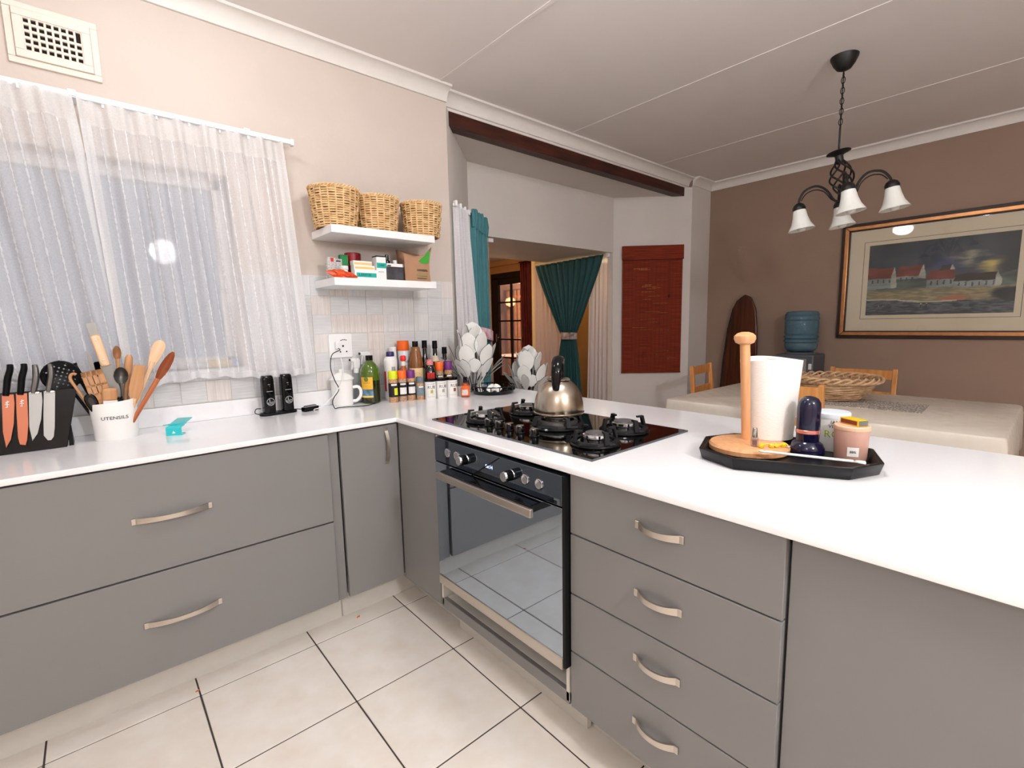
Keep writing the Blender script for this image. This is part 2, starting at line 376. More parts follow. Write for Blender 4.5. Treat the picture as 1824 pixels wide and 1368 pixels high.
# window: frame, panes, sill
win = struct(obj('window_1', nb(), M_white), 'white framed kitchen window behind net curtains')
bm = nb(); fy0, fy1 = YW + .10, YW + .15
for a, b_, c_, d_ in ((WX0, WX1, WZ0, WZ0 + .05), (WX0, WX1, WZ1 - .05, WZ1), (WX0, WX0 + .05, WZ0, WZ1), (WX1 - .05, WX1, WZ0, WZ1), (-1.33, -1.28, WZ0, WZ1)):
    bx(bm, a, b_, fy0, fy1, c_, d_, .004)
obj('window_frame', bm, M_white, win)
M_pane = thin_glass('window_glass', (246, 250, 250))
for a, b_ in ((WX0 + .05, -1.33), (-1.28, WX1 - .05)): obj('pane', box(a, b_, fy0 + .02, fy0 + .026, WZ0 + .05, WZ1 - .05), M_pane, win)
obj('window_sill', box(WX0 - .0, WX1 + .0, YW - .03, YW + .1, WZ0 - .02, WZ0, .003), M_white, win)

# bay walls
def wall_seg(name, p0, p1, z0, z1, th, m, side=1, hole=None):
    d = (Vector(p1) - Vector(p0)); L_ = d.length; n = Vector((-d.y, d.x)).normalized() * th * side
    bm = nb()
    def seg(a, b_, za, zb):
        q0 = Vector(p0) + d * (a / L_); q1 = Vector(p0) + d * (b_ / L_)
        prism([(q0.x, q0.y), (q1.x, q1.y), (q1.x + n.x, q1.y + n.y), (q0.x + n.x, q0.y + n.y)], zb - za, 'z', bm, za)
    if hole:
        a, b_, za, zb = hole
        seg(0, a, z0, z1); seg(b_, L_, z0, z1); seg(a, b_, z0, za); seg(a, b_, zb, z1)
    else: seg(0, L_, z0, z1)
    return struct(obj(name, bm, m, smooth=False))
BZ = 2.51
wall_seg('wall_bay_left', (XL, YW), (XI, YB), 0, 2.6, 0.12, M_baywall, 1)
L45 = math.hypot(XP - XR, YW - YB)
wall_seg('wall_bay_right', (XR, YB), (XP, YW), 0, 2.6, 0.12, M_baywall, 1, hole=(.12, L45 - .12, .84, 1.98))
struct(obj('wall_pier', prism([(XP, YW), (XB, YW), (XB, YW + .35), (XP + .17, YW + .35), (XP + .085, YW + .085)], 2.62, 'z', None, 0), M_baywall, smooth=False), 'off-white pier between the bay and the brown wall')
bm = nb(); bx(bm, 1.19, 3.13, YB, 2.098, ZL, 2.6); bx(bm, 1.19, 1.42, YB, 1.30, 0, ZL); bx(bm, 3.06, 3.13, YB, 1.20, 0, ZL)
struct(obj('wall_bay_back', bm, M_baywall, smooth=False), 'off-white bay wall above the wide opening')
struct(obj('ceiling_bay', prism([(XL, .752), (XP, .752), (XP, .80), (XR + .1, YB + .1), (XI - .1, YB + .1), (XL, .80)], .05, 'z', None, 2.525), M_baywall, smooth=False))
bm = nb(); bx(bm, XL - .02, XP + .02, .655, .76, 2.6, ZC)
struct(obj('wall_bulkhead', bm, M_cornice, smooth=False))
# brown wall, unseen walls, ceiling
struct(obj('wall_right', box(XB, XB + .15, -4.3, YW + .5, 0, ZC), M_brown, smooth=False), 'brown painted dining wall')
struct(obj('wall_back', box(-2.75, XB, -4.35, -4.2, 0, ZC), M_wall, smooth=False))
struct(obj('wall_side', box(-2.75, -2.6, -4.3, YW + .22, 0, ZC), M_wall, smooth=False))
ceil = struct(obj('ceiling', box(-2.75, 4.14, -4.35, .9, ZC, ZC + .06), M_ceil, smooth=False), 'pale ceiling boards with thin cover strips')
for x in (-1.70, -0.52, 0.66, 1.83, 3.0):
    obj('cover_strip', box(x - .011, x + .011, -4.2, .6, ZC - .003, ZC, .001), M_ceil, ceil)
def cornice(name, p0, p1, nrm):
    prof = [(0, -.075), (.010, -.075)] + [(.075 - .062 * math.cos(a), -.075 + .062 * math.sin(a)) for a in [PI / 2 * k / 8 for k in range(9)]] + [(.075, 0), (0, 0)]
    d = Vector(p1) - Vector(p0); bm = nb(); A = []; B = []
    for a, z in prof:
        A.append(bm.verts.new((p0[0] + nrm[0] * a, p0[1] + nrm[1] * a, ZC + z))); B.append(bm.verts.new((p1[0] + nrm[0] * a, p1[1] + nrm[1] * a, ZC + z)))
    n = len(prof)
    for i in range(n): bm.faces.new((A[i], A[(i + 1) % n], B[(i + 1) % n], B[i]))
    bm.faces.new(A); bm.faces.new(B[::-1])
    return struct(obj(name, bm, M_cornice, ang=0.5))
cornice('trim_1', (-2.6, YW), (XL + .0, YW), (0, -1)); cornice('trim_2', (XL + .0, .655), (XP, .655), (0, -1))
cornice('trim_3', (XP, YW), (XB, YW), (0, -1)); cornice('trim_4', (XB, YW), (XB, -4.2), (-1, 0))
# beam
struct(obj('trim_5', box(XL - .02, XP + .03, .66, .75, 2.518, 2.622, .004), M_beam), 'dark stained timber beam across the top of the bay')

# lounge and nook beyond the opening
struct(obj('wall_lounge_right', (lambda b: (bx(b, 3.80, 3.9, .90, 3.28, 0, 2.26), bx(b, 3.78, 3.9, 4.03, 5.2, 0, 2.26), bx(b, 3.78, 3.9, 3.28, 4.03, 2.06, 2.26), b)[-1])(nb()), M_ochre, smooth=False), 'ochre lounge wall with the glazed door')
struct(obj('wall_lounge_far', box(.9, 3.9, 5.0, 5.1, 0, 2.26), M_ochre, smooth=False))
struct(obj('wall_lounge_left', box(.9, 1.0, 1.3, 5.1, 0, 2.26), M_ochre, smooth=False))
struct(obj('ceiling_lounge', box(.9, 3.9, 2.098, 5.1, 2.24, 2.30), M_ceil, smooth=False))
struct(obj('ceiling_nook', prism([(3.13, 1.27), (3.76, .64), (3.9, .64), (3.9, 2.098), (3.13, 2.098)], .05, 'z', None, ZL), M_ceil, smooth=False))
struct(obj('trim_6', box(3.73, 3.78, 2.1, 5.0, 2.16, 2.24, .012), M_ochre))
struct(obj('wall_nook', box(3.10, 3.9, 2.32, 2.38, 0, 2.2), mat('butter_paint', (240, 220, 160), 0.8, noise=0.05), smooth=False))
bulb_light('nook_bulb_light', (3.55, 1.62, 1.80), 3.0, (1.0, 0.76, 0.40), 0.05)
bulb_light('lounge_fill_light', (2.1, 2.9, 1.85), 15.0, (1.0, 0.66, 0.42), 0.12)  # added warm light that turns the lounge walls orange
bulb_light('pane_reflection_light', (4.75, 4.3, 1.78), 75.0, (1.0, 0.60, 0.40), 0.07)  # added light behind the door, gives the panes their warm reflected look

# ------------------------------------------------------------------ cabinets
FD = 0.012; ZT = 0.88; ZB = 0.145
def bow_handle(length, depth, h, parent, loc, rot=None, name='handle'):
    # strip bowed in -Y, length along X
    n = 16; bm = nb(); rows = []
    for i in range(n + 1):
        t = -1 + 2 * i / n; x = t * length / 2; y = -depth * (1 - abs(t) ** 2.2)
        th = 0.0045 + 0.002 * (1 - t * t)
        hh = h * (0.75 + 0.25 * t * t)
        rows.append([bm.verts.new((x, y, -hh / 2)), bm.verts.new((x, y, hh / 2)), bm.verts.new((x, y + th, hh / 2)), bm.verts.new((x, y + th, -hh / 2))])
    for A, B in zip(rows[:-1], rows[1:]):
        for k in range(4): bm.faces.new((A[k], A[(k + 1) % 4], B[(k + 1) % 4], B[k]))
    bm.faces.new(rows[0][::-1]); bm.faces.new(rows[-1])
    for s in (-1, 1): bx(bm, s * length / 2 - .006, s * length / 2 + .006, -.004, .004, -h / 2, h / 2, .001, 1)
    return obj(name, bm, M_steel, parent, loc, rot)
# countertop: L of white quartz
bm = prism([(-2.6, 0), (0, 0), (0, -2.45), (1.0, -2.45), (1.0, 0.60), (-2.6, 0.60)], .02, 'z', None, .88); bevel_all(bm, .002, 2)
top = tag(obj('countertop', bm, M_counter), 'white quartz L-shaped worktop running along the window wall and out as a peninsula', 'worktop')
struct(obj('trim_7', box(-2.6, XL - .005, YW - .022, YW - .004, .9, .978, .003), M_counter), 'low white upstand along the back of the worktop')
# left drawer unit
cab = thing('drawer_unit', 'grey base unit with two wide deep drawers under the window', 'cabinet', (-.835, 0, 0))
obj('carcass', box(-.530, .530, .035, .58, ZB, .875), M_cab, cab)
for z0, z1, hz in ((ZB, .497, .326), (.503, .872, .690)):
    d = obj('drawer', box(-.535, .535, FD, FD + .018, z0, z1, .002), M_cab, cab)
    bow_handle(.215, .030, .020, d, (-.0, FD, hz))
obj('plinth', box(-.535, .585, .124, .14, 0, ZB), M_cabw, cab)
obj('filler_strip', box(.540, .578, .030, .045, ZB - .006, .876), M_cab, cab)
cab = thing('base_cabinet', 'plain grey base cabinet with one door at the far left of the window run', 'cabinet', (-1.99, 0, 0))
obj('carcass', box(-.6, .615, .035, .58, ZB, .875), M_cab, cab); d = obj('door', box(-.6, .612, FD, FD + .018, ZB, .872, .002), M_cab, cab)
bow_handle(.15, .03, .02, d, (.5, FD, .78), (0, PI / 2, 0)); obj('plinth', box(-.6, .617, .124, .14, 0, ZB), M_cabw, cab)
# corner unit: door in the window run and fixed panel in the peninsula run
cab = thing('corner_cabinet', 'grey corner cabinet with a narrow handled door and a plain side panel', 'cabinet', (0, 0, 0))
obj('carcass', box(-.245, .58, .035, .58, ZB, .875), M_cab, cab)
d = obj('door', box(-.252, .009, FD, FD + .018, ZB, .872, .002), M_cab, cab)
bow_handle(.15, .026, .016, d, (-.046, FD, .778), (0, PI / 2, 0))
obj('side_panel', box(FD, FD + .018, -.299, .008, ZB - .004, .876, .002), M_cab, cab)
obj('plinth', box(-.252, .124, .124, .14, 0, ZB), M_cabw, cab); obj('plinth', box(.124, .14, -.299, .14, 0, ZB), M_cabw, cab)
# oven housing + oven
cab = thing('oven_housing', 'low oven cabinet frame with an open slot under the oven', 'cabinet', (0, -.66, 0))
obj('bottom_rail', box(FD + .004, FD + .022, -.358, .358, .135, .176, .002), M_cab, cab)
obj('shelf_board', box(FD + .022, .56, -.345, .345, .160, .176), mat('slot_board', (236, 232, 222), 0.5, noise=0.04), cab)
for s in (-1, 1): obj('cheek', box(FD + .004, .56, s * .3515 - .0065, s * .3515 + .0065, ZB, .870), M_cabw, cab)
obj('slot_back', box(.18, .19, -.345, .345, .176, .262), M_cabw, cab)
obj('plinth', box(.10, .12, -.358, .358, 0, ZB), M_cabw, cab)
ov = thing('built_in_oven', 'built-in oven with mirrored glass door and long steel bar handle', 'oven', (0, -.672, 0))
obj('body', box(.03, .55, -.335, .335, .27, .868), M_black, ov)
obj('control_panel', box(-.010, .03, -.343, .338, .779, .870, .001), M_mirror2, ov)
dr = obj('door', box(-.010, .028, -.343, .338, .303, .774, .001), M_mirror, ov)
obj('door_rail', box(-.013, .028, -.343, .338, .264, .303, .002), M_steel, ov)
obj('side_gap', box(-.004, .03, .339, .3415, .27, .87), M_black, ov); obj('side_gap', box(-.008, .03, -.3525, -.343, .27, .87), M_black, ov)
obj('groove', prism([(.09, .772), (.098, .772), (-.062, .8695), (-.07, .8695)], .002, 'x', None, -.0115), M_black, ov)
obj('handle_bracket', box(-.062, -.008, -.262, .222, .748, .772, .003), M_gblack, ov)
obj('handle', box(-.074, -.060, -.276, .236, .741, .767, .003), M_steel, ov)
for y, big in ((.247, 0), (.186, 0), (.125, 1), (-.123, 1), (-.188, 0), (-.250, 0)):
    bm = solid([(.0155, 0), (.0155, .002)] + ([(.0135, .003), (.0130, .026), (.0115, .028)] if not big else [(.0185, .003), (.0175, .005), (.0165, .034), (.015, .037)]) if big else [(.0165, 0), (.0165, .003), (.0145, .004), (.0135, .0035)], seg=28)
    xf(bm, Rm(-PI / 2, 'Y'))
    o = obj('knob', bm, M_chrome, ov, (-.010, y, .8245))
    if big:
        b2 = lathe([(.0180, .006), (.0169, .006), (.0167, .030), (.0176, .030)], seg=28, closed=True); xf(b2, Rm(-PI / 2, 'Y')); obj('knob_grip', b2, M_gblack, o)
M_led = mat('clock_led', (200, 215, 255), 0.5, emit=(190, 205, 255), estr=1.3)
b2 = text_bm('08:14', .018, .0003); xf(b2, Rm(-PI / 2, 'Z')); obj('clock_digits', b2, M_led, ov, (-.0108, -.006, .8245))
# peninsula drawers
cab = thing('drawer_stack', 'grey peninsula unit with four equal drawers and bow handles', 'cabinet', (0, -1.3145, 0))
obj('carcass', box(.035, .95, -.286, .286, ZB, .875), M_cab, cab)
for z0, z1, hz in ((.698, .876, .796), (.512, .694, .612), (.326, .508, .430), (ZB - .005, .322, .246)):
    d = obj('drawer', box(FD, FD + .018, -.287, .287, z0, z1, .002), M_cab, cab)
    bow_handle(.122, .026, .020, d, (FD, -.0025, hz), (0, 0, -PI / 2))
obj('plinth', box(.124, .14, -.291, .291, 0, ZB), M_cabw, cab)
cab = thing('end_panel_cabinet', 'wide plain grey panel closing the end of the peninsula', 'cabinet', (0, -2.02, 0))
obj('front_panel', box(.026, .044, -.39, .413, 0.0, .877, .002), M_cab, cab)
obj('carcass', box(.044, .95, -.39, .413, .02, .875), M_cab, cab)
for a in (-.659, -.2, .3): pass
cab = thing('peninsula_back', 'grey back panel of the peninsula facing the dining table', 'panel', (.955, -.9, 0))
obj('panel', box(0, .018, -1.5, 1.45, 0, .878, .002), M_cab, cab)

# ------------------------------------------------------------------ hob
hob = thing('gas_hob', 'black glass five-burner gas hob set into the peninsula', 'hob', (.358, -.607, .9))
bm = box(-.270, .270, -.438, .438, 0, .006, .002); obj('glass_top', bm, M_glassblack, hob)
bm = nb()
for a in ((-.273, -.269, -.441, .441), (.269, .273, -.441, .441)): bx(bm, a[0], a[1], a[2], a[3], 0, .0062)
for a in ((-.27, .27, -.441, -.437), (-.27, .27, .437, .441)): bx(bm, a[0], a[1], a[2], a[3], 0, .0062)
obj('edge_trim', bm, mat('anodised_edge', (108, 112, 116), 0.35, metal=0.8), hob)
def burner(x, y, r, wok=False, rot=0.4):
    z = .006
    d = obj('burner', solid([(r * 1.02, 0), (r * 1.04, .004), (r, .009), (r * .62, .011), (r * .55, .008)], seg=40), M_gblack, hob, (x, y, z))
    obj('burner_ring', solid([(r * .46, .006), (r * .47, .020), (r * .50, .022), (r * .50, .033), (r * .44, .036)], seg=36), M_chrome, d)
    if wok: obj('outer_ring', lathe([(r * .74, .006), (r * .74, .026), (r * .62, .029), (r * .60, .006)], seg=36, closed=True), mat('burner_steel', (150, 148, 146), 0.3, metal=0.9), d)
    obj('burner_cap', solid([(r * .40, .034), (r * .40, .039), (r * .34, .041)], seg=32), mat('burner_cap_grey', (120, 120, 122), .35, metal=.6), d)
    bm = nb(); n = 8                                     # octagonal pan support
    ro = [(r * 1.0 * math.cos(rot + PI / 4 * k + PI / 8), r * 1.0 * math.sin(rot + PI / 4 * k + PI / 8)) for k in range(n)]
    ri = [(p[0] * .80, p[1] * .80) for p in ro]
    V = [[bm.verts.new((p[0], p[1], .009)) for p in ro], [bm.verts.new((p[0] * .96, p[1] * .96, .016)) for p in ro], [bm.verts.new((p[0], p[1], .016)) for p in ri], [bm.verts.new((p[0], p[1], .009)) for p in ri]]
    for a in range(4):
        A, B = V[a], V[(a + 1) % 4]
        for k in range(n): bm.faces.new((A[k], A[(k + 1) % n], B[(k + 1) % n], B[k]))
    sup = obj('pan_support', bm, M_iron, d, ang=.3)
    hgt = .052 if not wok else .045
    for k in range(4):
        a = rot + PI / 2 * k + PI / 4; bw = .010
        fin = prism([(r * .90, .012), (r * 1.0, .012), (r * .90, hgt), (r * .58, hgt), (r * .60, hgt - .007), (r * .80, hgt - .007)], 2 * bw, 'y', None, -bw)
        for v in fin.verts:
            if v.co.z > .03 and v.co.x < r * .7: v.co.y *= .35
            elif v.co.z > .03: v.co.y *= .75
        bevel_all(fin, .001, 1); xf(fin, Rm(a, 'Z')); obj('prong', fin, M_iron, sup)
burner(-.140, .240, .078); burner(.112, .243, .086); burner(-.005, -.048, .105, True); burner(-.116, -.325, .082); burner(.105, -.279, .090)
for y in (.155, .091, .030, -.030, -.105):
    k = obj('knob', solid([(.019, 0), (.019, .003), (.0165, .005), (.0150, .024), (.013, .027)], seg=24), M_gblack, hob, (-.186, y, .006))
    obj('knob_cap', solid([(.0146, .0265), (.0146, .0285), (.012, .029)], seg=24), M_chrome, k)
    obj('knob_grip', prism([(-.0165, .006), (-.0165, .027), (-.019, .027), (-.018, .008)], .010, 'y', None, -.005), M_chrome, k)

# ------------------------------------------------------------------ kettle
ket = thing('stove_kettle', 'dome-shaped stainless kettle with black arched handle on the hob', 'kettle', (.388, -.628, .9515))
prof = [(.094, .0), (.101, .002), (.101, .006), (.097, .009)] + [(.0985 * math.cos(a) ** .8 if math.cos(a) > 0 else 0, .012 + .125 * math.sin(a)) for a in [PI / 2 * k / 14 * .97 for k in range(15)]]
M_kettle = mat('kettle_steel', (190, 182, 170), 0.26, metal=1.0, noise=0.14, nscale=6, col2=(166, 150, 128))
obj('body', solid(prof, seg=48), M_kettle, ket)
obj('lid', solid([(.045, .131), (.046, .134), (.040, .138), (.012, .141)], seg=36), M_kettle, ket)
obj('lid_knob', solid([(.006, .139), (.006, .150), (.012, .156), (.010, .163), (.004, .165)], seg=20), M_gblack, ket)
va = math.atan2(.58, .81)
hp = smoothpts([(-.072, 0, .100), (-.070, 0, .128), (-.060, 0, .176), (-.030, 0, .206), (.008, 0, .213), (.040, 0, .200), (.058, 0, .166), (.060, 0, .125)], 5)
bm = tube(hp, [.008 + .007 * math.sin(PI * i / (len(hp) - 1)) for i in range(len(hp))], seg=12, flat=1.5, up=(0, 1, 0)); xf(bm, Rm(va, 'Z')); obj('handle', bm, M_gblack, ket)
bm = tube([(.082, 0, .06), (.105, 0, .085), (.122, 0, .108)], [.020, .016, .012], seg=16); xf(bm, Rm(va, 'Z')); obj('spout', bm, M_kettle, ket)

# ------------------------------------------------------------------ net curtains, rail, vent
rail = thing('curtain_rail', 'white curtain rail with brackets above the kitchen window', 'rail', (-1.2, YW, 2.168))
bm = box(-1.2, 1.005, -.082, -.060, -.010, .012, .003); obj('track', bm, mat('rail_white', (232, 238, 244), 0.35, noise=0.02), rail)
for x in (-.95, -.35, .245, .82): obj('bracket', box(x - .013, x + .013, -.086, 0, -.006, .018, .003), MATS['rail_white'], rail)
obj('end_stop', box(1.003, 1.018, -.085, -.057, -.014, .015, .003), M_white, rail)
M_net = sheer_mat('net_curtain', (250, 250, 252), 0.63, stripes=0.052, stripe_alpha=0.97)
M_nethem = sheer_mat('net_heading', (248, 248, 248), 0.80)
def net(name, label, xa, xb, xa2, xb2, zbot, folds, seed, yoff=0.0, n=150):
    r = random.Random(seed); ph = [r.uniform(0, 6.28) for _ in range(6)]; zt = 2.155
    t = thing(name, label, 'curtain', ((xa + xb) / 2, YW - .075 + yoff, zbot), group='kitchen net curtains'); ox, oy = (xa + xb) / 2, YW - .075 + yoff
    def pos(u, v):
        x = (xa + (xb - xa) * u) * (1 - v) + (xa2 + (xb2 - xa2) * u) * v
        a = .010 + .016 * v
        y = a * math.sin(2 * PI * folds * u + ph[0] + .6 * math.sin(3 * u + v * 2)) + .008 * math.sin(2 * PI * folds * 2.3 * u + ph[1]) * (1 - .5 * v) - .012 * v
        zb = zbot + .012 * math.sin(2 * PI * 1.2 * u + ph[2]) + .006 * math.sin(2 * PI * folds * u)
        return x, y, zt + (zb - zt) * v
    W = abs(xb2 - xa2) * 1.35
    def f(v0, v1):
        def g(u, v):
            vv = v0 + (v1 - v0) * v; x, y, z = pos(u, vv); return (x - ox, y, z - zbot), (u * W, (1 - vv) * (zt - zbot))
        return g
    sheet('net_panel', f(.075, 1.0), n, 40, M_net, t)
    sheet('heading_tape', f(-.008, .078), n, 6, M_nethem, t)
    sheet('bottom_hem', f(.972, 1.0), n, 3, M_nethem, t).location.y = -.0008
    def side(u0, u1):
        g = f(.07, 1.0); return lambda u, v: g(u0 + (u1 - u0) * u, v)
    for u0, u1 in ((0.0, .03 / abs(xb - xa)), (1 - .03 / abs(xb - xa), 1.0)): sheet('side_hem', side(u0, u1), 4, 40, M_nethem, t).location.y = -.0010
    for k in range(int(abs(xb - xa) / .055)):
        x = xa + .02 + k * .055
        obj('hook', box(x - ox - .004, x - ox + .004, .0, .012, zt - zbot - .01, zt - zbot + .006, .001, 1), M_white, t)
    return t
net('net_curtain', 'right-hand white net curtain with slub thread stripes, hanging towards the shelves', -.945, -.235, -.90, -.165, 1.085, 7, 5)
net('net_curtain', 'left-hand white net curtain with slub thread stripes, hanging behind the knives', -2.05, -.955, -1.98, -.865, 1.095, 9, 11, -.022, 190)
# yellow sponge and blue cloth on the sill
tag(obj('sponge', box(-.60, -.505, YW + .01, YW + .07, WZ0, WZ0 + .035, .008), mat('sponge_yellow', (238, 200, 110), 0.95, noise=0.2, nscale=60, bump=0.6, bscale=90)), 'yellow kitchen sponge on the window sill behind the net curtain', 'sponge')
tag(obj('scourer', box(-.50, -.47, YW + .015, YW + .06, WZ0, WZ0 + .04, .01), mat('scourer_blue', (120, 170, 220), 0.9, noise=0.2, bump=0.4)), 'small blue scourer beside the yellow sponge on the sill', 'scourer')
# wall vent
vent = thing('wall_vent', 'cream air vent grille with a broken corner high on the window wall', 'vent', (-.985, YW, 2.365))
bm = nb()
def ring(bm, w, h, b, y0, y1):
    for a in ((-w, w, -h, -h + b), (-w, w, h - b, h), (-w, -w + b, -h + b, h - b), (w - b, w, -h + b, h - b)): bx(bm, a[0], a[1], y0, y1, a[2], a[3], .002, 1)
M_vent = mat('vent_cream', (236, 224, 212), 0.6, noise=0.03)
ring(bm, .127, .104, .022, -.010, 0); obj('outer_frame', bm, M_vent, vent)
bm = nb(); ring(bm, .105, .082, .026, -.018, 0); obj('inner_frame', bm, M_vent, vent)
obj('dark_back', box(-.08, .08, -.003, -.001, -.057, .057), mat('vent_dark', (40, 28, 24), 0.9), vent)
bm = nb()
for i in range(9):
    x = -.0795 + i * .0199; bx(bm, x - .0035, x + .0035, -.015, -.004, -.057, .057 if i not in (7,) else .057, .0012, 1)
for j in range(6):
    z = -.057 + j * .0228
    if j == 4: bx(bm, -.08, .060, -.014, -.004, z - .0048, z + .0048, .0012, 1)
    else: bx(bm, -.08, .08, -.014, -.004, z - .0048, z + .0048, .0012, 1)
obj('lattice', bm, M_vent, vent)

# ------------------------------------------------------------------ socket and cables
so = thing('wall_socket', 'white square wall socket with a plug and phone charger in it', 'socket', (.004, YW - .006, 1.207))
bm = prism(rrect(.124, .126, .008), .010, 'y', None, -.010); bevel_all(bm, .002, 2); obj('face_plate', bm, M_white, so)
bm = nb()
for a, b_ in ((.012, -.002), (-.004, -.032), (.030, -.032)):
    xf_ = lathe([(0, 0), (.0055 if b_ == -.002 else .0042, 0)], seg=14); xf(xf_, Rm(PI / 2, 'X')); xf(xf_, Tm(a, -.0105, b_)); me = bpy.data.meshes.new('t'); xf_.to_mesh(me); xf_.free(); bm.from_mesh(me); bpy.data.meshes.remove(me)
for k in range(4): bx(bm, .0 + k * .009, .006 + k * .009, -.0108, -.0100, .026 + .003 * math.sin(k), .031 + .003 * math.sin(k))
obj('pin_holes', bm, M_print_dark, so)
obj('charger_plug', box(-.032, -.012, -.030, -.010, -.016, .022, .004), M_white, so)
tag(obj('power_cable', tube(smoothpts([(-.018, .570, 1.195), (-.02, .545, 1.186), (-.068, .53, 1.165), (-.090, .50, 1.10), (-.085, .47, 1.04), (-.075, .450, .995), (-.105, .445, .955), (-.112, .445, .93), (-.105, .44, .9035), (-.085, .445, .9032), (-.045, .435, .9032), (.0, .41, .9032), (.045, .40, .9032), (.085, .42, .9032), (.11, .43, .9032)], 6), .0022, 6), M_black), 'thin black cable running from the wall socket down behind the enamel mug', 'cable')
tag(obj('charger_cable', tube(smoothpts([(-.005, .575, 1.142), (-.015, .53, 1.10), (-.050, .46, 1.04), (-.095, .45, .975), (-.16, .46, .918), (-.195, .47, .906), (-.205, .44, .9035)], 6), .0022, 6), M_white), 'white charging cable hanging from the socket onto the worktop', 'cable')
ad = thing('power_adapter', 'small black power adapter lying on the worktop beside the gadgets', 'adapter', (-.205, .485, .9), .35)
bm = box(-.045, .035, -.016, .016, 0, .022, .004); bx(bm, -.02, .045, .012, .034, 0.0, .024, .005); obj('housing', bm, M_gblack, ad); obj('pin', tube([(.045, .02, .012), (.065, .02, .012)], .002, 6), M_chrome, ad)
tag(obj('gadget_cable', tube(smoothpts([(-.285, .52, .912), (-.265, .50, .914), (-.25, .49, .912), (-.238, .488, .910)], 5), .002, 6), M_black), 'short black lead between the gadget base and the adapter', 'cable')

# ------------------------------------------------------------------ twin black gadgets on their base
gb = thing('charging_base', 'long black charging base under the two upright gadgets', 'charger', (-.347, .513, .9), .10)
bm = prism(rrect(.170, .062, .030), .012, 'z'); bevel_all(bm, .003, 2); obj('plate', bm, M_black, gb)
obj('loop_lead', tube(smoothpts([(-.080, .01, .006), (-.098, .018, .015), (-.092, .02, .033), (-.07, .02, .032)], 5), .002, 6), M_black, gb)
M_silver = mat('silver_print', (190, 192, 196), 0.35, metal=0.6)
def gadget(x, y, label):
    t = thing('upright_gadget', label, 'gadget', (x, y, .912), .10, 'twin black gadgets')
    bm = nb(); rows = []
    for z, w_, d_ in ((0, .047, .044), (.01, .050, .046), (.09, .051, .046), (.155, .049, .044), (.170, .046, .040), (.176, .038, .032)):
        rows.append([bm.verts.new((a, b_, z)) for a, b_ in rrect(w_, d_, .008, 3)])
    for A, B in zip(rows[:-1], rows[1:]):
        for k in range(len(A)): bm.faces.new((A[k], A[(k + 1) % len(A)], B[(k + 1) % len(A)], B[k]))
    bm.faces.new(rows[0][::-1]); bm.faces.new(rows[-1]); obj('body', bm, M_gblack, t)
    r_ = lathe([(.0155, -.0003), (.0155, .0006), (.0178, .0006), (.0178, -.0003)], seg=28, closed=True); xf(r_, Rm(PI / 2, 'X')); e = obj('emblem', r_, M_silver, t, (.002, -.0232, .053))
    q = nb(); bx(q, -.006, -.003, -.0006, 0, -.004, .012); bx(q, -.006, .013, -.0006, 0, -.004, -.0005); bx(q, -.013, -.009, -.0006, 0, -.010, -.002); bx(q, -.012, .010, -.0006, 0, -.011, -.008)
    obj('emblem_mark', q, M_silver, e)
    q = nb(); bx(q, -.013, .014, -.0235, -.0228, .101, .1035); obj('print_line', q, M_silver, t)
    q = nb(); bx(q, -.004, .004, -.0238, -.0228, .134, .136); bx(q, .001, .003, -.0238, -.0228, .126, .128); obj('indicator', q, M_silver, t)
gadget(-.389, .508, 'slim black upright gadget with round silver emblem, the left one nearer the net curtain')
gadget(-.305, .517, 'slim black upright gadget with round silver emblem, the right one next to the adapter')

# ------------------------------------------------------------------ knives and block
# block leans back; its front face follows y = YK + (z-.9)*LK
YK, LK = .385, .24
kb = thing('knife_stand', 'glossy black leaning magnetic knife stand at the left edge of the worktop', 'knife stand', (-1.25, YK, .9))
bm = nb(); fr = [(-.42, .0), (.160, .0), (.205, .205), (-.42, .205)]
A = [bm.verts.new((x, z * LK, z)) for x, z in fr]; B = [bm.verts.new((x, z * LK + .018, z)) for x, z in fr]
bm.faces.new(A); bm.faces.new(B[::-1])
for k in range(4): bm.faces.new((A[k], B[k], B[(k + 1) % 4], A[(k + 1) % 4]))
bevel_all(bm, .002, 2); obj('board', bm, M_gblack, kb)
obj('foot', prism([(.02, .0), (.10, .0), (.02, .075)], .012, 'x', None, .165), M_black, kb); obj('foot', prism([(.02, .0), (.10, .0), (.02, .075)], .012, 'x', None, -.30), M_black, kb)
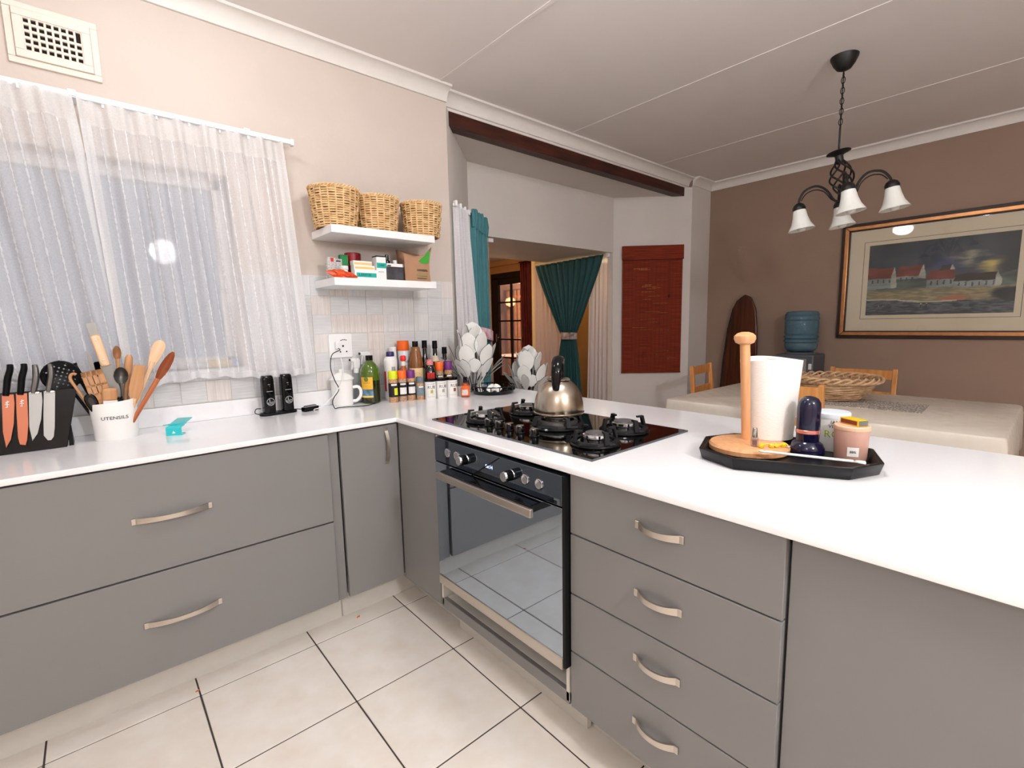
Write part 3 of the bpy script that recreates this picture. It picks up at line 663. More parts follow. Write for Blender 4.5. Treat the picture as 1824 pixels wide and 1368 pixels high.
def knife(x, lean, label, blade, hand, tipz, hw, shape):
    kn = thing('kitchen_knife', label, 'knife', (x, YK + (1.10 - .9) * LK - .006, 1.10), rot=(-math.atan(LK), lean, 0), group='knives on the black stand')
    L_ = 1.10 - tipz
    if shape == 'chef': bp = [(-hw * .45, 0), (hw * .55, 0), (hw * .62, -.03), (hw * .52, -L_ * .55), (hw * .25, -L_ * .85), (-hw * .15, -L_), (-hw * .4, -L_ * .7)]
    elif shape == 'santoku': bp = [(-hw * .5, 0), (hw * .5, 0), (hw * .5, -L_ * .75), (hw * .42, -L_ * .93), (hw * .2, -L_), (-hw * .1, -L_), (-hw * .45, -L_ * .9), (-hw * .5, -L_ * .5)]
    else: bp = [(-hw * .5, 0), (hw * .5, 0), (hw * .5, -L_ * .6), (hw * .35, -L_ * .9), (hw * .2, -L_), (-hw * .3, -L_ * .98), (-hw * .45, -L_ * .85), (-hw * .5, -L_ * .4)]
    b_ = obj('blade', bevel_all(prism(bp, .0025, 'y', None, -.0045), .0006, 1), blade, kn)
    if hand == M_black:
        hp = smoothpts([(-.003, -.003, -.005), (-.001, -.003, .02), (.002, -.003, .055), (.008, -.003, .085), (.008, -.003, .103)], 4)
        obj('handle', tube(hp, [.0120 + .0016 * math.sin(PI * i_ / (len(hp) - 1)) for i_ in range(len(hp))], seg=12, flat=.7), M_black, kn)
        q = nb(); bx(q, -.0008, .0008, -.0056, -.0049, -.045, -.022); bx(q, -.005, .005, -.0056, -.0049, -.036, -.034); bx(q, -.004, -.001, -.0056, -.0049, -.030, -.027); bx(q, .001, .005, -.0056, -.0049, -.027, -.024); bx(q, -.004, .002, -.0056, -.0049, -.045, -.043)
        obj('blade_mark', q, M_white, b_)
    else:
        hp = smoothpts([(-.004, 0, -.004), (-.001, 0, .015), (.003, 0, .05), (.002, 0, .08), (.0, 0, .098)], 4)
        obj('handle', tube(hp, [.0115 + .0030 * math.sin(PI * i_ / (len(hp) - 1)) for i_ in range(len(hp))], seg=12, flat=.65), M_blade, kn)
        obj('bolster', box(-.012, .013, -.008, .007, -.006, .002, .002), M_chrome, kn)
M_hsteel = M_blade
knife(-1.262, .05, 'copper-bladed knife with black handle, leftmost on the black stand', M_copper, M_black, .925, .022, 'chef')
knife(-1.223, .07, 'pointed copper-bladed knife with black handle and white mark', M_copper, M_black, .918, .029, 'chef')
knife(-1.188, .06, 'square-tipped copper-bladed knife with black handle and white mark', M_copper, M_black, .920, .028, 'cleaver')
knife(-1.156, .09, 'all-steel chef knife with curved cutting edge on the black stand', M_blade, M_hsteel, .930, .033, 'chef')
knife(-1.118, .10, 'all-steel santoku knife, the one nearest the utensil crock', M_blade, M_hsteel, .926, .030, 'santoku')

# ------------------------------------------------------------------ utensil crock
cr = thing('utensil_crock', 'white oval crock lettered UTENSILS full of wooden and steel tools', 'crock', (-.949, .435, .9), -.03)
prof = [(.064, 0), (.066, .003), (.0705, .09), (.073, .142), (.0725, .146), (.069, .146), (.066, .09), (.061, .006)]
bm = lathe([(0, 0)] + prof + [(0, .006)], seg=48, sx=1.0, sy=.78)
for v in bm.verts:   # rim dips at the front and rises to the right
    if v.co.z > .02: v.co.z += (.16 * v.co.x + .05 * v.co.y) * (v.co.z / .146) ** 3 * .6
obj('pot', bm, M_enamel, cr)
q = text_bm('UTENSILS', .0175, .0004, sx=1.1)
for v in q.verts:
    rz_ = .0664 + .0046 * (v.co.z + .085) / .09; v.co.y = v.co.y - .78 * rz_ * math.sqrt(max(0, 1 - (v.co.x / rz_) ** 2)) - .0004
obj('lettering', q, M_print_dark, cr, (.0, 0, .085))
def utensil(name, label, cat, parts, tip, base=None):
    """parts built along +Z, tool head up; base in the crock, tip where the head ends"""
    b_ = Vector(base or (-.949, .435, .912)); d = Vector(tip) - b_; L_ = d.length; z = d.normalized()
    x = Vector((1, 0, 0)); x = (x - z * x.dot(z)).normalized(); y = z.cross(x)
    M = Matrix(((x.x, y.x, z.x, b_.x), (x.y, y.y, z.y, b_.y), (x.z, y.z, z.z, b_.z), (0, 0, 0, 1)))
    t = thing(name, label, cat, b_, group='tools in the utensil crock'); t.matrix_world = M
    for n_, bm_, m_ in parts(L_): obj(n_, bm_, m_, t)
    return t
def stick(L_, r0, r1, z0=0.0): return tube([(0, 0, z0), (0, 0, (z0 + L_) / 2), (0, 0, L_)], [r0, (r0 + r1) / 2, r1], 8)
def paddle(w_, h_, L_, th=.004, tip=.5, neck=.2):
    P = [(-w_ * neck, L_ - h_ - .02), (-w_ * .42, L_ - h_ * .75), (-w_ * .5, L_ - h_ * .45)] + [(w_ * .5 * math.cos(a), L_ - h_ * .3 + h_ * .3 * math.sin(a)) for a in [PI - PI * k / 10 for k in range(11)]] + [(w_ * .5, L_ - h_ * .45), (w_ * .42, L_ - h_ * .75), (w_ * neck, L_ - h_ - .02)]
    return bevel_all(prism(P, th, 'y', None, -th / 2), th * .3, 1)
def spoonhead(w_, h_, L_, deep=.012):
    bm = nb(); n, m_ = 14, 5; c0 = bm.verts.new((0, deep, L_ - h_ / 2)); rows = []
    for j in range(1, m_ + 1):
        t = j / m_; rows.append([bm.verts.new((w_ / 2 * t * math.cos(2 * PI * k / n), deep * (1 - t * t), L_ - h_ / 2 + h_ / 2 * t * math.sin(2 * PI * k / n))) for k in range(n)])
    for k in range(n): bm.faces.new((c0, rows[0][k], rows[0][(k + 1) % n]))
    for A, B in zip(rows[:-1], rows[1:]):
        for k in range(n): bm.faces.new((A[k], B[k], B[(k + 1) % n], A[(k + 1) % n]))
    r = bmesh.ops.solidify(bm, geom=bm.faces[:], thickness=.0025); return bm
def flatbox(w0, w1, z0, z1, th):
    return bevel_all(prism([(-w0 / 2, z0), (w0 / 2, z0), (w1 / 2, z1), (-w1 / 2, z1)], th, 'y', None, -th / 2), th * .25, 1)
def skimmer(L_):
    bm = nb(); R = .052; n = 11; cs = 2 * R / n; cz = L_ - R
    def P(x, z): d2 = (x * x + (z - cz) ** 2) / (R * R); return (x, .014 * (1 - min(d2, 1)), z)
    for i in range(n):
        for j in range(n):
            x0 = -R + i * cs; z0 = cz - R + j * cs; xc, zc = x0 + cs / 2, z0 + cs / 2; rr = math.hypot(xc, zc - cz)
            if rr > R * .98: continue
            cor = [(x0, z0), (x0 + cs, z0), (x0 + cs, z0 + cs), (x0, z0 + cs)]
            if rr < R * .80 and (i + j) % 2 == 0:
                h = .26 * cs; inn = [(xc - h, zc - h), (xc + h, zc - h), (xc + h, zc + h), (xc - h, zc + h)]
                a = [bm.verts.new(P(*p)) for p in cor]; b_ = [bm.verts.new(P(*p)) for p in inn]
                for k in range(4): bm.faces.new((a[k], a[(k + 1) % 4], b_[(k + 1) % 4], b_[k]))
            else: bm.faces.new([bm.verts.new(P(*p)) for p in cor])
    bmesh.ops.remove_doubles(bm, verts=bm.verts[:], dist=1e-5)
    tube([(R * math.cos(2 * PI * k / 28), 0, cz + R * math.sin(2 * PI * k / 28)) for k in range(28)], .004, 6, bm, cyc=True)
    return [('perforated_head', bm, M_black), ('handle', stick(L_ - 2 * R, .006, .005), M_black)]
utensil('skimmer', 'black perforated skimmer leaning left over the knife stand', 'skimmer', skimmer, (-1.105, .450, 1.198), (-.985, .435, .93))
utensil('slotted_turner', 'wooden turner with cut slots in its square blade', 'turner', lambda L_: [('blade', (lambda bm: (bx(bm, -.031, -.019, -.003, .003, L_ - .09, L_), bx(bm, -.016, -.004, -.003, .003, L_ - .09, L_), bx(bm, -.001, .011, -.003, .003, L_ - .09, L_), bx(bm, .014, .031, -.003, .003, L_ - .09, L_), bx(bm, -.031, .031, -.003, .003, L_ - .018, L_), bx(bm, -.031, .031, -.003, .003, L_ - .058, L_ - .050), bx(bm, -.028, .028, -.003, .003, L_ - .112, L_ - .084), bx(bm, -.020, .020, -.003, .003, L_ - .13, L_ - .11), bm)[-1])(nb()), M_wtan), ('handle', stick(L_ - .12, .006, .009), M_wtan)], (-1.000, .400, 1.165), (-.955, .42, .93))
utensil('slotted_spoon', 'black slotted spoon lying between the skimmer and the wooden turner', 'spoon', lambda L_: [('head', (lambda bm: ([bx(bm, -.02 + k * .010, -.014 + k * .010, -.002, .002, L_ - .06, L_, .001, 1) for k in range(4)], bx(bm, -.020, .018, -.002, .002, L_ - .075, L_ - .058), bx(bm, -.020, .018, -.002, .002, L_ - .008, L_), bm)[-1])(nb()), M_black), ('handle', stick(L_ - .07, .005, .005), M_black)], (-1.055, .46, 1.19), (-.965, .44, .93))
utensil('serving_spoon', 'black plastic serving spoon behind the wooden turner', 'spoon', lambda L_: [('bowl', spoonhead(.045, .06, L_), M_black), ('handle', stick(L_ - .055, .005, .005), M_black)], (-.982, .47, 1.195), (-.945, .45, .93))
utensil('wooden_hook', 'short tan wooden tool with a curved end beside the black skimmer', 'tool', lambda L_: [('handle', tube(smoothpts([(0, 0, 0), (0, 0, L_ * .6), (-.003, 0, L_ * .9), (.004, 0, L_ * .99), (.014, 0, L_), (.018, 0, L_ - .006)], 5), .0050, 8), M_wtan)], (-1.062, .43, 1.152), (-.99, .42, .95))
utensil('black_paddle', 'black rubber-edged tool leaning over the left rim of the crock', 'tool', lambda L_: [('head', paddle(.036, .08, L_, .012), M_gblack), ('inset', paddle(.022, .055, L_ - .01, .0135), mat('dark_inset', (58, 52, 48), 0.4)), ('handle', stick(L_ - .08, .006, .006), M_black)], (-1.018, .405, 1.082), (-.985, .42, .96))
utensil('palette_scraper', 'long steel scraper with a riveted wooden grip, tallest in the crock', 'scraper', lambda L_: [('blade', flatbox(.034, .034, .02, L_ - .16, .002), M_blade), ('grip', bevel_all(flatbox(.030, .030, L_ - .165, L_ - .045, .016), .004, 2), M_wspoon), ('tip_plate', flatbox(.028, .030, L_ - .05, L_, .002), M_blade), ('rivet', (lambda a: (xf(a, Rm(PI / 2, 'X')), xf(a, Tm(0, -.008, L_ - .14)), a)[-1])(solid([(.004, 0), (.0035, .0015)], seg=12)), M_chrome), ('rivet', (lambda a: (xf(a, Rm(PI / 2, 'X')), xf(a, Tm(0, -.008, L_ - .065)), a)[-1])(solid([(.004, 0), (.0035, .0015)], seg=12)), M_chrome)], (-.986, .435, 1.340), (-.915, .425, .95))
utensil('steel_spatula', 'narrow pointed steel blade standing behind the black spoon', 'blade', lambda L_: [('blade', prism([(-.008, .0), (.008, .0), (.008, L_ - .02), (-.006, L_)], .0015, 'y'), M_blade)], (-1.004, .47, 1.238), (-.975, .46, .95))
utensil('wooden_spoon', 'tan wooden spoon with a narrow bowl behind the steel ladle', 'spoon', lambda L_: [('bowl', spoonhead(.026, .055, L_, .008), M_wtan), ('handle', stick(L_ - .05, .006, .006), M_wtan)], (-.918, .46, 1.252), (-.93, .45, .93))
utensil('wooden_spoon', 'tan wooden spoon with a thick rounded handle end next to the pale one', 'spoon', lambda L_: [('handle', tube([(0, 0, 0), (0, 0, L_ * .6), (0, 0, L_ * .85), (0, 0, L_ * .96), (0, 0, L_)], [.006, .008, .0135, .012, .006], 12), M_wtan)], (-.883, .45, 1.216), (-.93, .44, .93))
utensil('steel_ladle', 'stainless ladle with its round bowl facing out', 'ladle', lambda L_: [('bowl', spoonhead(.044, .066, L_, .018), M_blade), ('handle', stick(L_ - .06, .004, .004), M_blade)], (-.915, .42, 1.172), (-.925, .42, .93))
utensil('wooden_scoop', 'flat tan wooden spatula with a square end at the front right', 'spatula', lambda L_: [('blade', bevel_all(prism([(-.010, L_ - .15), (-.021, L_ - .09), (-.019, L_ - .04), (-.018, L_), (.020, L_), (.020, L_ - .05), (.023, L_ - .085), (.010, L_ - .15)], .006, 'y', None, -.003), .0015, 1), M_wtan), ('handle', stick(L_ - .13, .008, .010), M_wspoon)], (-.858, .400, 1.176), (-.915, .415, .93))
utensil('pale_spoon', 'large pale wooden spoon leaning right', 'spoon', lambda L_: [('bowl', paddle(.044, .10, L_, .006), M_wspoon), ('handle', stick(L_ - .09, .008, .009), M_wspoon)], (-.778, .43, 1.268), (-.925, .43, .93))
utensil('red_spoon', 'reddish wooden spoon leaning furthest right', 'spoon', lambda L_: [('bowl', spoonhead(.034, .13, L_, .010), M_wred), ('handle', stick(L_ - .12, .007, .009), M_wred)], (-.745, .405, 1.222), (-.905, .405, .95))
utensil('pastry_brush', 'wooden-headed brush with a white ferrule at the front of the crock', 'brush', lambda L_: [('head', bevel_all(box(-.022, .022, -.011, .011, L_ - .048, L_, 0), .009, 3), M_wtan), ('ferrule', box(-.021, .021, -.0085, .0085, L_ - .085, L_ - .046, .002), M_white)], (-.955, .392, 1.098), (-.960, .40, .96))
utensil('whisk_handle', 'black knobbed handle end in front of the wooden scoop', 'handle', lambda L_: [('handle', tube([(0, 0, 0), (0, 0, L_ - .05), (0, 0, L_ - .02), (0, 0, L_)], [.006, .007, .010, .008], 10), M_gblack)], (-.928, .39, 1.062), (-.935, .41, .95))

# turquoise clip
cl = thing('turquoise_clip', 'turquoise plastic spoon-rest clip lying on the worktop', 'clip', (-.782, .318, .9), -.45)
M_turq = mat('turquoise_plastic', (40, 196, 204), 0.25, coat=0.3)
k_ = 1.3; pr = [(0, .0), (0, .022), (.005, .027), (.028, .027), (.033, .031), (.095, .038)]; inn = [(.095, .0355), (.034, .0285), (.029, .0242), (.0065, .0242), (.003, .021), (.003, .003), (.03, .003), (.03, .0)]
obj('bent_strip', bevel_all(prism([(a * k_, b_ * k_) for a, b_ in pr + inn], .054, 'x', None, -.027), .0008, 1), M_turq, cl)
obj('wing', prism([(-.050, .040), (.0, .034), (.024, .060), (.010, .115), (-.020, .085)], .003, 'z', None, .034), M_turq, cl)
obj('window_hole', prism([(-.005, .008), (.006, .009), (-.001, .018)], .0015, 'y', None, -.0012), M_white, cl)

# ------------------------------------------------------------------ enamel mug, oil, sprays
mg = thing('enamel_mug', 'white enamel mug with domed lid under the wall socket', 'mug', (-.026, .532, .9))
obj('cup', lathe([(0, 0), (.050, 0), (.053, .003), (.0545, .09), (.056, .128), (.060, .131), (.060, .134), (.055, .134), (.053, .09), (.051, .006), (0, .006)], seg=40), M_enamel, mg)
l_ = obj('lid', solid([(.060, .134), (.064, .136), (.064, .139), (.058, .142), (.048, .155), (.026, .168), (.010, .172)], seg=40), M_enamel, mg)
obj('lid_knob', solid([(.008, .170), (.011, .176), (.013, .184), (.010, .188)], seg=20), M_enamel, l_)
obj('handle', tube(smoothpts([(.046, -.03, .092), (.066, -.045, .094), (.078, -.052, .075), (.076, -.051, .045), (.060, -.04, .022), (.042, -.03, .020)], 5), .0065, 10, flat=1.3), M_enamel, mg)
def bottle(name, label, cat, x, y, prof, m, parts=(), z=.9, rz=0, group=None, seg=28):
    t = thing(name, label, cat, (x, y, z), rz, group)
    obj('body', solid(prof, seg=seg), m, t)
    for n_, pr_, m_ in parts:
        if callable(pr_): obj(n_, pr_(), m_, t)
        else: obj(n_, solid(pr_, seg=seg), m_, t)
    return t
def band(r, z0, z1, a0=0, a1=2 * PI, th=.0008):
    return lambda: lathe([(r, z0), (r + th, z0), (r + th, z1), (r, z1)], seg=30, closed=True, a0=a0, a1=a1) if abs(a1 - a0 - 2 * PI) < 1e-6 else lathe([(r + th, z0), (r + th, z1)], seg=20, a0=a0, a1=a1)
FA = -PI / 2 - .35           # direction of the camera seen from the bottles
def front(da0, da1): return FA + da0, FA + da1
M_green = mat('green_bottle_glass', (74, 98, 22), 0.08, coat=0.5)
M_darkoil = mat('dark_oil', (38, 42, 12), 0.12, coat=0.6)
oil = bottle('oil_bottle', 'tall green olive oil bottle with yellow label', 'bottle', .112, .488, [(.046, 0), (.049, .004), (.050, .130), (.050, .165), (.044, .190), (.028, .212), (.018, .222), (.016, .240), (.0165, .243)], M_green,
    [('cap', [(.0185, .228), (.019, .230), (.019, .252), (.017, .254)], M_gblack), ('oil_fill', [(.0475, .002), (.0508, .006), (.0508, .122), (.046, .124)], M_darkoil),
     ('label_upper', band(.0512, .078, .142, *front(-1.15, .15)), mat('label_yellow', (244, 186, 60), 0.6, noise=0.25, nscale=40)),
     ('label_lower', band(.0512, .044, .078, *front(-1.15, .15)), mat('label_blue', (110, 150, 196), 0.6, noise=0.4, nscale=50, col2=(70, 100, 90))),
     ('label_foot', band(.0512, .034, .044, *front(-1.15, .15)), mat('label_gold', (226, 196, 96), 0.6))])
q = text_bm('OLIO', .016, .0003, bend=.0520); xf(q, Rm(FA + PI / 2 - .5, 'Z')); obj('lettering', q, mat('label_brown', (150, 90, 20), 0.6), oil, (0, 0, .112))
o_ = lathe([(.0085, 0), (.0085, .0005)], seg=16); b_ = solid([(.012, 0), (.012, .0006)], seg=20); o_.free(); xf(b_, Rm(PI / 2, 'X')); xf(b_, Tm(0, -.052, .131)); xf(b_, Rm(FA + PI / 2 - .5, 'Z')); obj('label_crest', b_, mat('crest_green', (110, 120, 40), 0.6), oil)
M_clearpl = thin_glass('clear_plastic', (240, 243, 243), keep=.9, rough=.08)
def sprayb(x, y, s, label):
    t = thing('spray_bottle', label, 'spray bottle', (x, y, .9), .2, 'clear spray bottles'); 
    obj('body', solid([(.019 * s, 0), (.020 * s, .004), (.020 * s, .12 * s), (.018 * s, .145 * s), (.012 * s, .155 * s), (.012 * s, .17 * s)], seg=24), M_clearpl, t)
    obj('collar', solid([(.014 * s, .160 * s), (.014 * s, .185 * s)], seg=20), M_white, t)
    obj('trigger_head', bevel_all(prism([(-.018 * s, .185 * s), (.016 * s, .185 * s), (.020 * s, .225 * s), (.012 * s, .238 * s), (-.036 * s, .238 * s), (-.036 * s, .226 * s), (-.018 * s, .218 * s)], .022 * s, 'y', None, -.011 * s), .003, 2), M_white, t)
    obj('trigger', prism([(-.024 * s, .222 * s), (-.020 * s, .222 * s), (-.026 * s, .18 * s), (-.031 * s, .18 * s)], .010 * s, 'y', None, -.005 * s), M_white, t)
    obj('nozzle', box(-.041 * s, -.035 * s, -.005 * s, .005 * s, .226 * s, .237 * s, .001, 1), M_print_dark, t)
sprayb(.068, .556, 1.0, 'clear spray bottle with white trigger left of the oil bottle'); sprayb(.130, .560, 1.13, 'taller clear spray bottle with white trigger behind the oil bottle')

# ------------------------------------------------------------------ cluster of sauces and spices
GR = 'sauce and spice bottles in the corner'
M_wpl = mat('white_plastic', (240, 240, 240), 0.3); M_navycap = mat('navy_cap', (44, 44, 96), 0.35); M_orange = mat('orange_cap', (240, 104, 30), 0.4); M_purple = mat('purple_cap', (112, 44, 120), 0.4)
M_yelcap = mat('yellow_green_cap', (214, 222, 30), 0.4); M_greycap = mat('slate_cap', (104, 118, 130), 0.45); M_redcap = mat('red_cap', (220, 40, 40), 0.4)
M_darkglass = mat('dark_bottle', (18, 10, 8), 0.08, coat=0.6); M_brownb = mat('brown_sauce', (142, 92, 50), 0.25, coat=0.3, noise=0.2, nscale=30); M_amber = mat('amber_sauce', (170, 88, 40), 0.2, coat=0.3)
M_spice = mat('spice_tan', (206, 170, 132), 0.6, noise=0.35, nscale=120, col2=(160, 110, 70)); M_spice2 = mat('spice_brown', (140, 104, 84), 0.6, noise=0.5, nscale=160, col2=(210, 180, 150))
M_lblack = mat('label_black', (30, 26, 28), 0.5); M_lwhite = mat('label_white', (236, 234, 230), 0.6, noise=0.05, nscale=60); M_lred = mat('label_red', (206, 50, 40), 0.5); M_lor = mat('label_orange', (240, 110, 50), 0.5, noise=0.1); M_lgrey = mat('label_slate', (128, 142, 152), 0.5, noise=0.2, nscale=60)
bottle('cleaner_bottle', 'white plastic bottle with navy flip cap left of the spice jars', 'bottle', .240, .500, [(.034, 0), (.036, .004), (.036, .10), (.034, .17), (.037, .205), (.037, .222), (.024, .240)], M_wpl,
    [('cap', [(.021, .238), (.022, .240), (.021, .262), (.018, .266)], M_navycap), ('side_print', band(.0365, .05, .16, *front(-1.5, -.9)), M_lred), ('fine_print', band(.0362, .16, .185, *front(.0, .6)), mat('label_grey', (180, 184, 186), 0.6, noise=0.4, nscale=200))], group=GR)
bottle('white_bottle', 'plain white bottle standing behind the orange-capped can', 'bottle', .285, .556, [(.021, 0), (.022, .003), (.022, .19), (.021, .215), (.020, .27), (.018, .276)], M_wpl, [('cap', [(.021, .270), (.021, .285), (.018, .288)], M_wpl)], group=GR)
t = bottle('spray_can', 'tall white can with a big bright orange cap at the back', 'can', .345, .545, [(.031, 0), (.032, .003), (.032, .262), (.030, .268)], mat('can_white', (222, 228, 234), 0.3), [('cap', [(.0330, .266), (.0335, .268), (.0325, .318), (.030, .321)], M_orange), ('label_stripe', band(.0325, .140, .152, *front(-.9, .9)), M_lred)], group=GR)
q = text_bm('Cook', .022, .0003, bend=.0330); xf(q, Rm(FA + PI / 2 + .2, 'Z')); obj('lettering', q, M_print_dark, t, (0, 0, .205))
q = text_bm('n', .020, .0003, bend=.0330); xf(q, Rm(FA + PI / 2 + .2, 'Z')); obj('lettering', q, M_lred, t, (0, 0, .182))
bottle('hot_sauce', 'slim amber bottle with a red round cap', 'bottle', .301, .470, [(.024, 0), (.025, .003), (.025, .14), (.020, .165), (.012, .185), (.011, .215)], M_amber, [('cap', [(.014, .212), (.0165, .218), (.0165, .234), (.012, .242)], M_redcap), ('neck_band', [(.0125, .186), (.0125, .21), (.011, .211)], M_lwhite)], group=GR)
bm_ = lambda: (lambda b: ([bx(b, -.0018, .0018, -.0012, .0012, 0, 1) for _ in range(0)], b)[-1])(nb())
t = bottle('ribbed_bottle', 'ribbed brown sauce bottle with tapering neck and black cap', 'bottle', .385, .478, [(.038, 0), (.040, .004), (.040, .10), (.0395, .175), (.034, .215), (.026, .262), (.0235, .270), (.0235, .285), (.020, .287)], M_brownb, [('cap', [(.0165, .285), (.017, .287), (.0165, .312), (.0175, .314), (.016, .318)], M_gblack), ('label', band(.0405, .05, .168, *front(-1.3, 1.3)), mat('label_cream', (236, 208, 160), 0.6))], group=GR)
for k in range(14):
    a = 2 * PI * k / 14; obj('rib', tube([(.040 * math.cos(a), .040 * math.sin(a), .176), (.0348 * math.cos(a), .0348 * math.sin(a), .214), (.0268 * math.cos(a), .0268 * math.sin(a), .260)], .0022, 5), M_brownb, t)
for rr, cc in ((.026, M_orange), (.018, mat('sun_yellow', (246, 190, 60), 0.5)), (.010, M_lred)):
    q = nb(); n_ = 14; P_ = [q.verts.new((.0417 * math.sin(rr * math.cos(PI * k / n_) / .0417), -.0417 * math.cos(rr * math.cos(PI * k / n_) / .0417) - .0002 * (.03 - rr) * 60, .110 + rr * 1.3 * math.sin(PI * k / n_))) for k in range(n_ + 1)]
    q.faces.new(P_); xf(q, Rm(FA + PI / 2, 'Z')); obj('label_sun', q, cc, t)
def dark(x, y, h, label, capm=M_gblack, r=.026, fill=None):
    t = bottle('dark_bottle', label, 'bottle', x, y, [(r, 0), (r + .001, .003), (r + .001, h * .52), (r * .9, h * .60), (.013, h * .72), (.012, h * .93)], M_darkglass, [('cap', [(.0150, h * .86), (.0155, h * .87), (.0145, h * .99), (.0155, h), (.013, h * 1.005)], capm)] + (fill or []), group=GR); return t
dark(.458, .500, .318, 'dark bottle with ridged black cap behind the red-labelled sauce', M_gblack, .029, [('seal_band', [(.0157, .272), (.0157, .276), (.015, .2765)], mat('maroon_seal', (90, 40, 40), .4)), ('crest', band(.0265, .155, .19, *front(-.3, .3)), mat('crest_bronze', (120, 96, 70), 0.5))])
dark(.522, .492, .314, 'dark bottle with pale shoulder band and black sleeve cap', M_gblack, .030, [('shoulder', [(.0275, .196), (.021, .212), (.0145, .228), (.013, .229)], mat('beige_band', (206, 190, 170), .5)), ('neck_label', band(.0315, .135, .16, *front(-.9, .9)), M_lgrey)])
dark(.582, .484, .275, 'shorter dark bottle with black cap nearest the metal flower', M_gblack, .026, [('shoulder', [(.0262, .15), (.022, .172), (.0145, .198), (.013, .199)], mat('beige_band2', (214, 196, 168), .5))])
t = bottle('red_sauce', 'black sauce bottle with red and white striped cap and red label', 'bottle', .443, .424, [(.036, 0), (.037, .003), (.037, .13), (.033, .16), (.020, .182), (.014, .19)], M_darkglass, [('cap', [(.019, .180), (.0195, .182), (.018, .21), (.014, .214)], mat('striped_cap', (206, 40, 50), 0.4, noise=0.3, nscale=60, stretch=(1, 1, 6), col2=(236, 190, 190))), ('label', band(.0375, .105, .142, *front(-.65, .5)), M_lred)], group=GR)
q = text_bm('ID', .022, .0003, bend=.0384); xf(q, Rm(FA + PI / 2 - .08, 'Z')); obj('lettering', q, mat('label_darkred', (120, 16, 20), 0.5), t, (0, 0, .124))
def jar(x, y, capm, lab, label, spice=M_spice, h=.155, r=.0245, z=.9):
    t = bottle('spice_jar', label, 'jar', x, y, [(r * .98, 0), (r, .003), (r, h * .68), (r * .92, h * .74), (r * .86, h * .78)], spice,
        [('cap', [(r * .96, h * .745), (r, h * .75), (r * .99, h * .985), (r * .93, h)], capm), ('label', band(r + .0004, h * .18, h * .62, *front(-1.4, 1.4)), lab[0])] +
        ([('label_patch', band(r + .0012, h * .24, h * .46, *front(lab[2], lab[3])), lab[1])] if len(lab) > 1 else []) + [('label_cap', band(r + .0012, h * .54, h * .60, *front(-.5, .7)), M_lwhite)], z=z, group=GR); return t
jar(.203, .410, M_yelcap, (M_lblack, mat('label_lime', (226, 226, 40), 0.5), .1, .9), 'front spice jar with yellow-green cap, nearest the oil bottle', h=.168)
jar(.256, .410, M_orange, (M_lblack, M_lwhite, -.6, .9), 'front spice jar with orange cap between the yellow and purple caps', M_spice2, h=.166)
jar(.308, .410, M_purple, (M_lblack, M_lwhite, -.6, 1.0), 'front spice jar with purple cap beside the slate-capped one', h=.164)
jar(.350, .382, M_greycap, (M_lgrey, M_lgrey, -.2, .2), 'short spice jar with slate grey cap and grey label', h=.126, r=.0215)
jar(.508, .432, M_orange, (M_lblack, M_lwhite, -.4, .4), 'orange-capped spice jar standing behind the white rub tins', M_spice2, h=.195)
jar(.566, .428, M_purple, (M_lblack, M_lwhite, -.4, .4), 'purple-capped spice jar standing behind the white rub tins', M_spice, h=.195)
for k, (x, y, lab, cm) in enumerate(((.397, .352, 'white rub tin with yellow mark, leftmost of the three', (214, 200, 90)), (.460, .340, 'white rub tin with pale mark, middle of the three', (196, 180, 170)), (.523, .328, 'white rub tin with red-brown mark, rightmost of the three', (150, 84, 60)))):
    t = bottle('rub_tin', lab, 'tin', x, y, [(.0305, 0), (.0310, .002), (.0310, .098), (.0305, .100)], M_lwhite, [('lid', [(.0318, .0985), (.0322, .100), (.0322, .112), (.032, .1145)], M_gblack)], group='white rub tins')
    q = text_bm('RUB', .024, .0003, bend=.0313); xf(q, Rm(FA + PI / 2 + (.12 * k), 'Z')); obj('lettering', q, M_print_dark, t, (0, 0, .068))
    obj('mark', band(.0312, .035, .054, *front(-.2 + .12 * k, .25 + .12 * k))(), mat('rub_mark_%d' % k, cm, 0.6, noise=0.3, nscale=90), t)
    obj('print_line', band(.0312, .086, .0872, *front(-.7, .7))(), M_print_dark, t); obj('print_line', band(.0312, .016, .0168, *front(-.7, .7))(), M_greycap, t)
t = bottle('small_bottle', 'small orange-labelled bottle with black cap beside the round tray', 'bottle', .573, .268, [(.0225, 0), (.0235, .002), (.0235, .066), (.018, .078), (.011, .083)], mat('orange_brown_glass', (150, 60, 24), .15, coat=.4), [('cap', [(.0120, .080), (.0125, .082), (.0115, .112), (.010, .114)], M_gblack), ('label', band(.0239, .010, .066, *front(-1.5, 1.5)), M_lor), ('label_patch', band(.0247, .014, .044, *front(-1.1, .3)), mat('label_pinkwhite', (240, 222, 214), .6, noise=.3, nscale=90))])
tag(obj('small_box', box(.560, .578, .302, .335, .9, .955, .002), mat('pale_box', (226, 216, 208), .6)), 'little pale box behind the small orange bottle', 'box')

